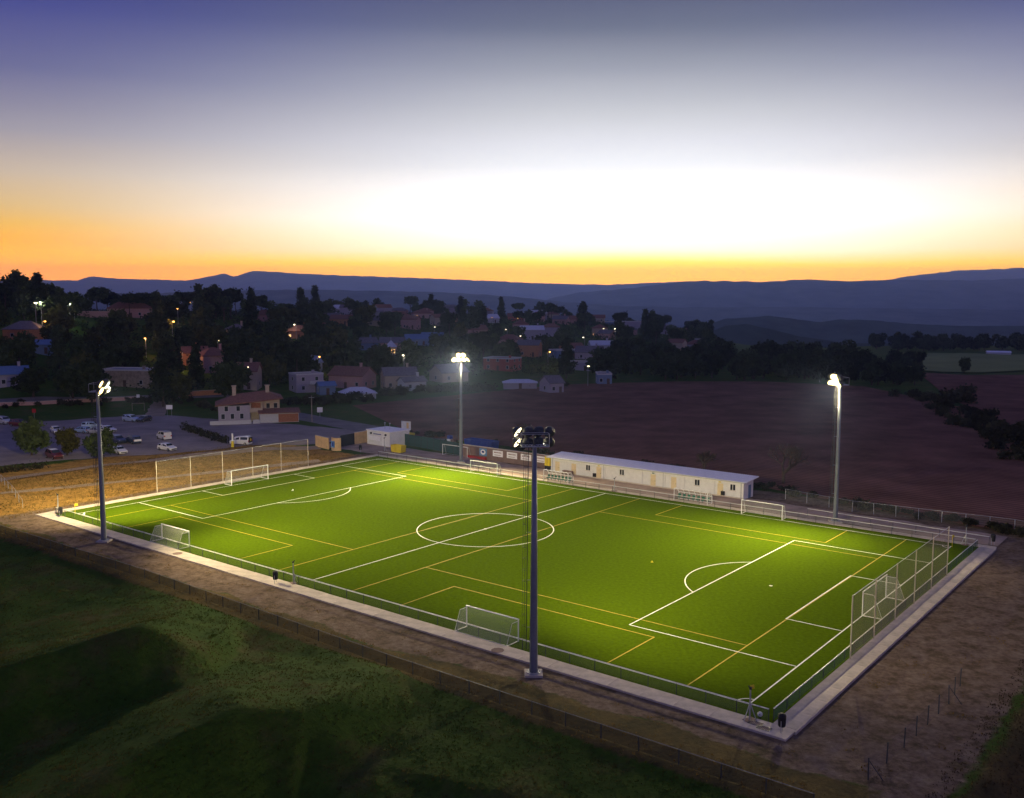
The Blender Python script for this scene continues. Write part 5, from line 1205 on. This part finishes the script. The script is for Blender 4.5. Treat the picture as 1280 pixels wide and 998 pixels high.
cnt = [scatter(52, (-25, 330), (262, 372), ['oak', 'oak', 'poplar', 'tall'], 1.0, 1.6, 'on the wooded slope above the road', 2),
       scatter(40, (190, 420), (300, 470), ['oak', 'pine', 'tall', 'poplar'], 1.1, 1.6, 'between the houses on the upper slope', 3),
       scatter(55, (350, 720), (322, 560), ['oak', 'oak', 'oak', 'pine', 'pine', 'tall', 'poplar'], 1.0, 1.55, 'between the gardens above the ploughed field', 4),
       scatter(60, (380, 900), (540, 790), ['pine', 'oak', 'pine', 'oak', 'oak', 'tall'], 1.15, 1.7, 'among the far houses of the town', 5)]
scatter(64, (735, 1085), (352, 470), ['wood'], 1.1, 1.6, 'in the dense wood beside the ploughed field', 6)
scatter(16, (1020, 1150), (330, 400), ['wood'], .8, 1.2, 'at the thinning end of the wood', 7)
scatter(12, (1110, 1168), (425, 445), ['wood'], .6, .95, 'in the copse at the edge of the far green field', 8)
scatter(30, (1090, 1300), (640, 680), ['wood'], 1.0, 1.5, 'in the belt behind the far green field', 9)
def shrubbery():
    r = np.random.RandomState(8); n = 15000; y = np.sqrt(r.uniform(285**2, 790**2, n)); px = r.uniform(-60, 900, n); x = (px-640)/F*y
    start = np.interp(x/y, [-.6, -.25, -.1, .1, .22], [268, 300, 345, 390, 400]); k = (y > start) & (fbm(x, y, 40, 3, 6) > -.35)
    for hx, hy, hr in HOUSES: k &= np.hypot(x-hx, y-hy) > hr+1.5
    x, y = x[k], y[k]; m = len(x); C = np.stack([x, y, H(x, y)+r.uniform(.2, 1.9, m), np.full(m, .55)], 1)
    tag(link('garden_shrubbery', leaf_mesh('garden_shrubbery', lambda a, b: C, 0, .42, 'leaf_oak', 6, 8)), 'dark shrubs and undergrowth filling the gardens between the town houses', 'shrubs', kind='stuff')
shrubbery()
# dark scrub strips
def scrub(pts, n, smin, smax, label, group, jit):
    P = [tp(*q) for q in pts]
    for k in range(n):
        i = R.randrange(len(P)-1); q = P[i].lerp(P[i+1], R.random()); x, y = q.x+R.gauss(0, jit), q.y+R.gauss(0, jit)
        tree('bush', (x, y, h1(x, y)), R.uniform(smin, smax), label, group, 'bush', 'bush')
scrub([(1150,498),(1180,508),(1215,530),(1240,545),(1285,585)], 46, .7, 1.9, 'dark bush in the overgrown ditch between the two ploughed fields', 'ditch bushes', 3)
scrub([(880,600),(960,612),(1060,632),(1180,652),(1290,672)], 60, .35, .75, 'low dark bush along the wire fence by the ploughed field', 'fence line bushes', .8)
scrub([(500,541),(600,556),(700,572),(800,584),(890,598)], 34, .4, .85, 'low bush behind the sheds at the ploughed field margin', 'field margin bushes', .8)
scrub([(350,511),(430,503),(520,492),(600,490),(720,484)], 46, .8, 1.6, 'dark bush at the foot of the gardens along the ploughed field', 'garden edge bushes', 2.5)
scrub([(-20,512),(80,507),(180,503),(240,500)], 26, .5, 1.0, 'low bush below the roadside wall', 'roadside bushes', 1.5)
scrub([(220,503),(270,512),(285,530)], 14, .6, 1.0, 'dark bush in the villa garden', 'villa bushes', 2)
scrub([(1280,590),(1292,545)], 6, 1.6, 2.4, 'big black bush at the edge of the field ditch', 'big ditch bushes', 2)

# ------------------------------------------------------------------ grass tufts (uncountable)
def tufts(name, test, xr, yr, n, hmin, hmax, mt, seed, label):
    r = np.random.RandomState(seed); X = r.uniform(*xr, n); Y = r.uniform(*yr, n); px, py = WP(X, Y); k = test(px, py, X, Y, r); X, Y = X[k], Y[k]; Z = H(X, Y)
    m = len(X); b = 3; c = np.repeat(np.stack([X, Y, Z-.03], 1), b, 0); a = r.uniform(0, 2*pi, m*b); hh = r.uniform(hmin, hmax, m*b)*np.repeat(r.uniform(.6, 1.3, m), b)
    c[:, :2] += r.normal(0, .09, (m*b, 2)); d = np.stack([np.cos(a), np.sin(a), np.zeros(m*b)], 1); p = np.stack([-d[:, 1], d[:, 0], d[:, 2]], 1)
    wd = .03+.045*r.rand(m*b, 1); tip = c+d*(hh*.6)[:, None]+np.array([0,0,1])*hh[:, None]
    v = np.stack([c-p*wd, c+p*wd, tip], 1).reshape(-1, 3); me = bpy.data.meshes.new(name); me.vertices.add(len(v)); me.vertices.foreach_set('co', v.ravel())
    me.loops.add(len(v)); me.loops.foreach_set('vertex_index', np.arange(len(v))); nf = len(v)//3; me.polygons.add(nf); me.polygons.foreach_set('loop_start', np.arange(0, len(v), 3)); me.polygons.foreach_set('loop_total', np.full(nf, 3))
    me.update(calc_edges=True); me.materials.append(G(mt)); tag(link(name, me), label, 'grass', kind='stuff')
def vis(X, Y): return (np.abs(X) < Y*.60)
tufts('meadow_grass', lambda px, py, X, Y, r: (py < -12.4) & (px < 126) & vis(X, Y) & (fbm(X, Y, 5, 3, 12)+r.normal(0,.5,len(X)) > -.1), (-90, 60), (40, 150), 330000, .05, .16, 'grass_blade', 1, 'dark rough meadow grass covering the mounds beside the wire fence')
tufts('verge_grass', lambda px, py, X, Y, r: (((py < -8.9) & (py > -12.4) & (px < 116) & (px > -25)) | ((px > 107.6) & (px < 119) & (py < 70) & (fbm(X, Y, 6, 3, 8) > .35)) | ((py > -8.9) & (py < -4.6) & (px > 0) & (px < 110) & (fbm(X, Y, 5, 3, 4) > .3))) & vis(X, Y), (-90, 70), (45, 170), 110000, .05, .17, 'dry_blade', 2, 'dry yellow grass growing in the gravel verge along the fence')
tufts('slope_grass', lambda px, py, X, Y, r: (px > 117) & vis(X, Y), (10, 90), (40, 130), 60000, .06, .18, 'slope_blade', 3, 'dark dry grass on the black slope below the end fence')
tufts('bank_grass', lambda px, py, X, Y, r: (px < -4.7) & (px > -36) & (py > -14) & (py < 56) & vis(X, Y) & (fbm(X, Y, 8, 3, 4)+r.normal(0,.4,len(X)) > -.2), (-130, 0), (120, 220), 90000, .12, .30, 'dry_blade', 4, 'dry orange grass on the bank between pitch and road')

# ------------------------------------------------------------------ haze
hz = MB().box(-17000, 17000, -650, 13500, -121, 400)
hz = hz.build('haze', None); tag(hz, 'pale blue evening haze filling the valley air', 'haze', kind='stuff')
hm = bpy.data.materials.new('haze'); hm.use_nodes = True; nt = hm.node_tree; nt.nodes.clear()
o_ = nt.nodes.new('ShaderNodeOutputMaterial'); v_ = nt.nodes.new('ShaderNodeVolumePrincipled')
v_.inputs['Color'].default_value = (.38,.52,1.0,1); v_.inputs['Density'].default_value = HAZE; v_.inputs['Anisotropy'].default_value = .74
nt.links.new(v_.outputs[0], o_.inputs['Volume']); hz.data.materials.append(hm)
print('trees', len(TREES), cnt, 'objects', len(bpy.data.objects))
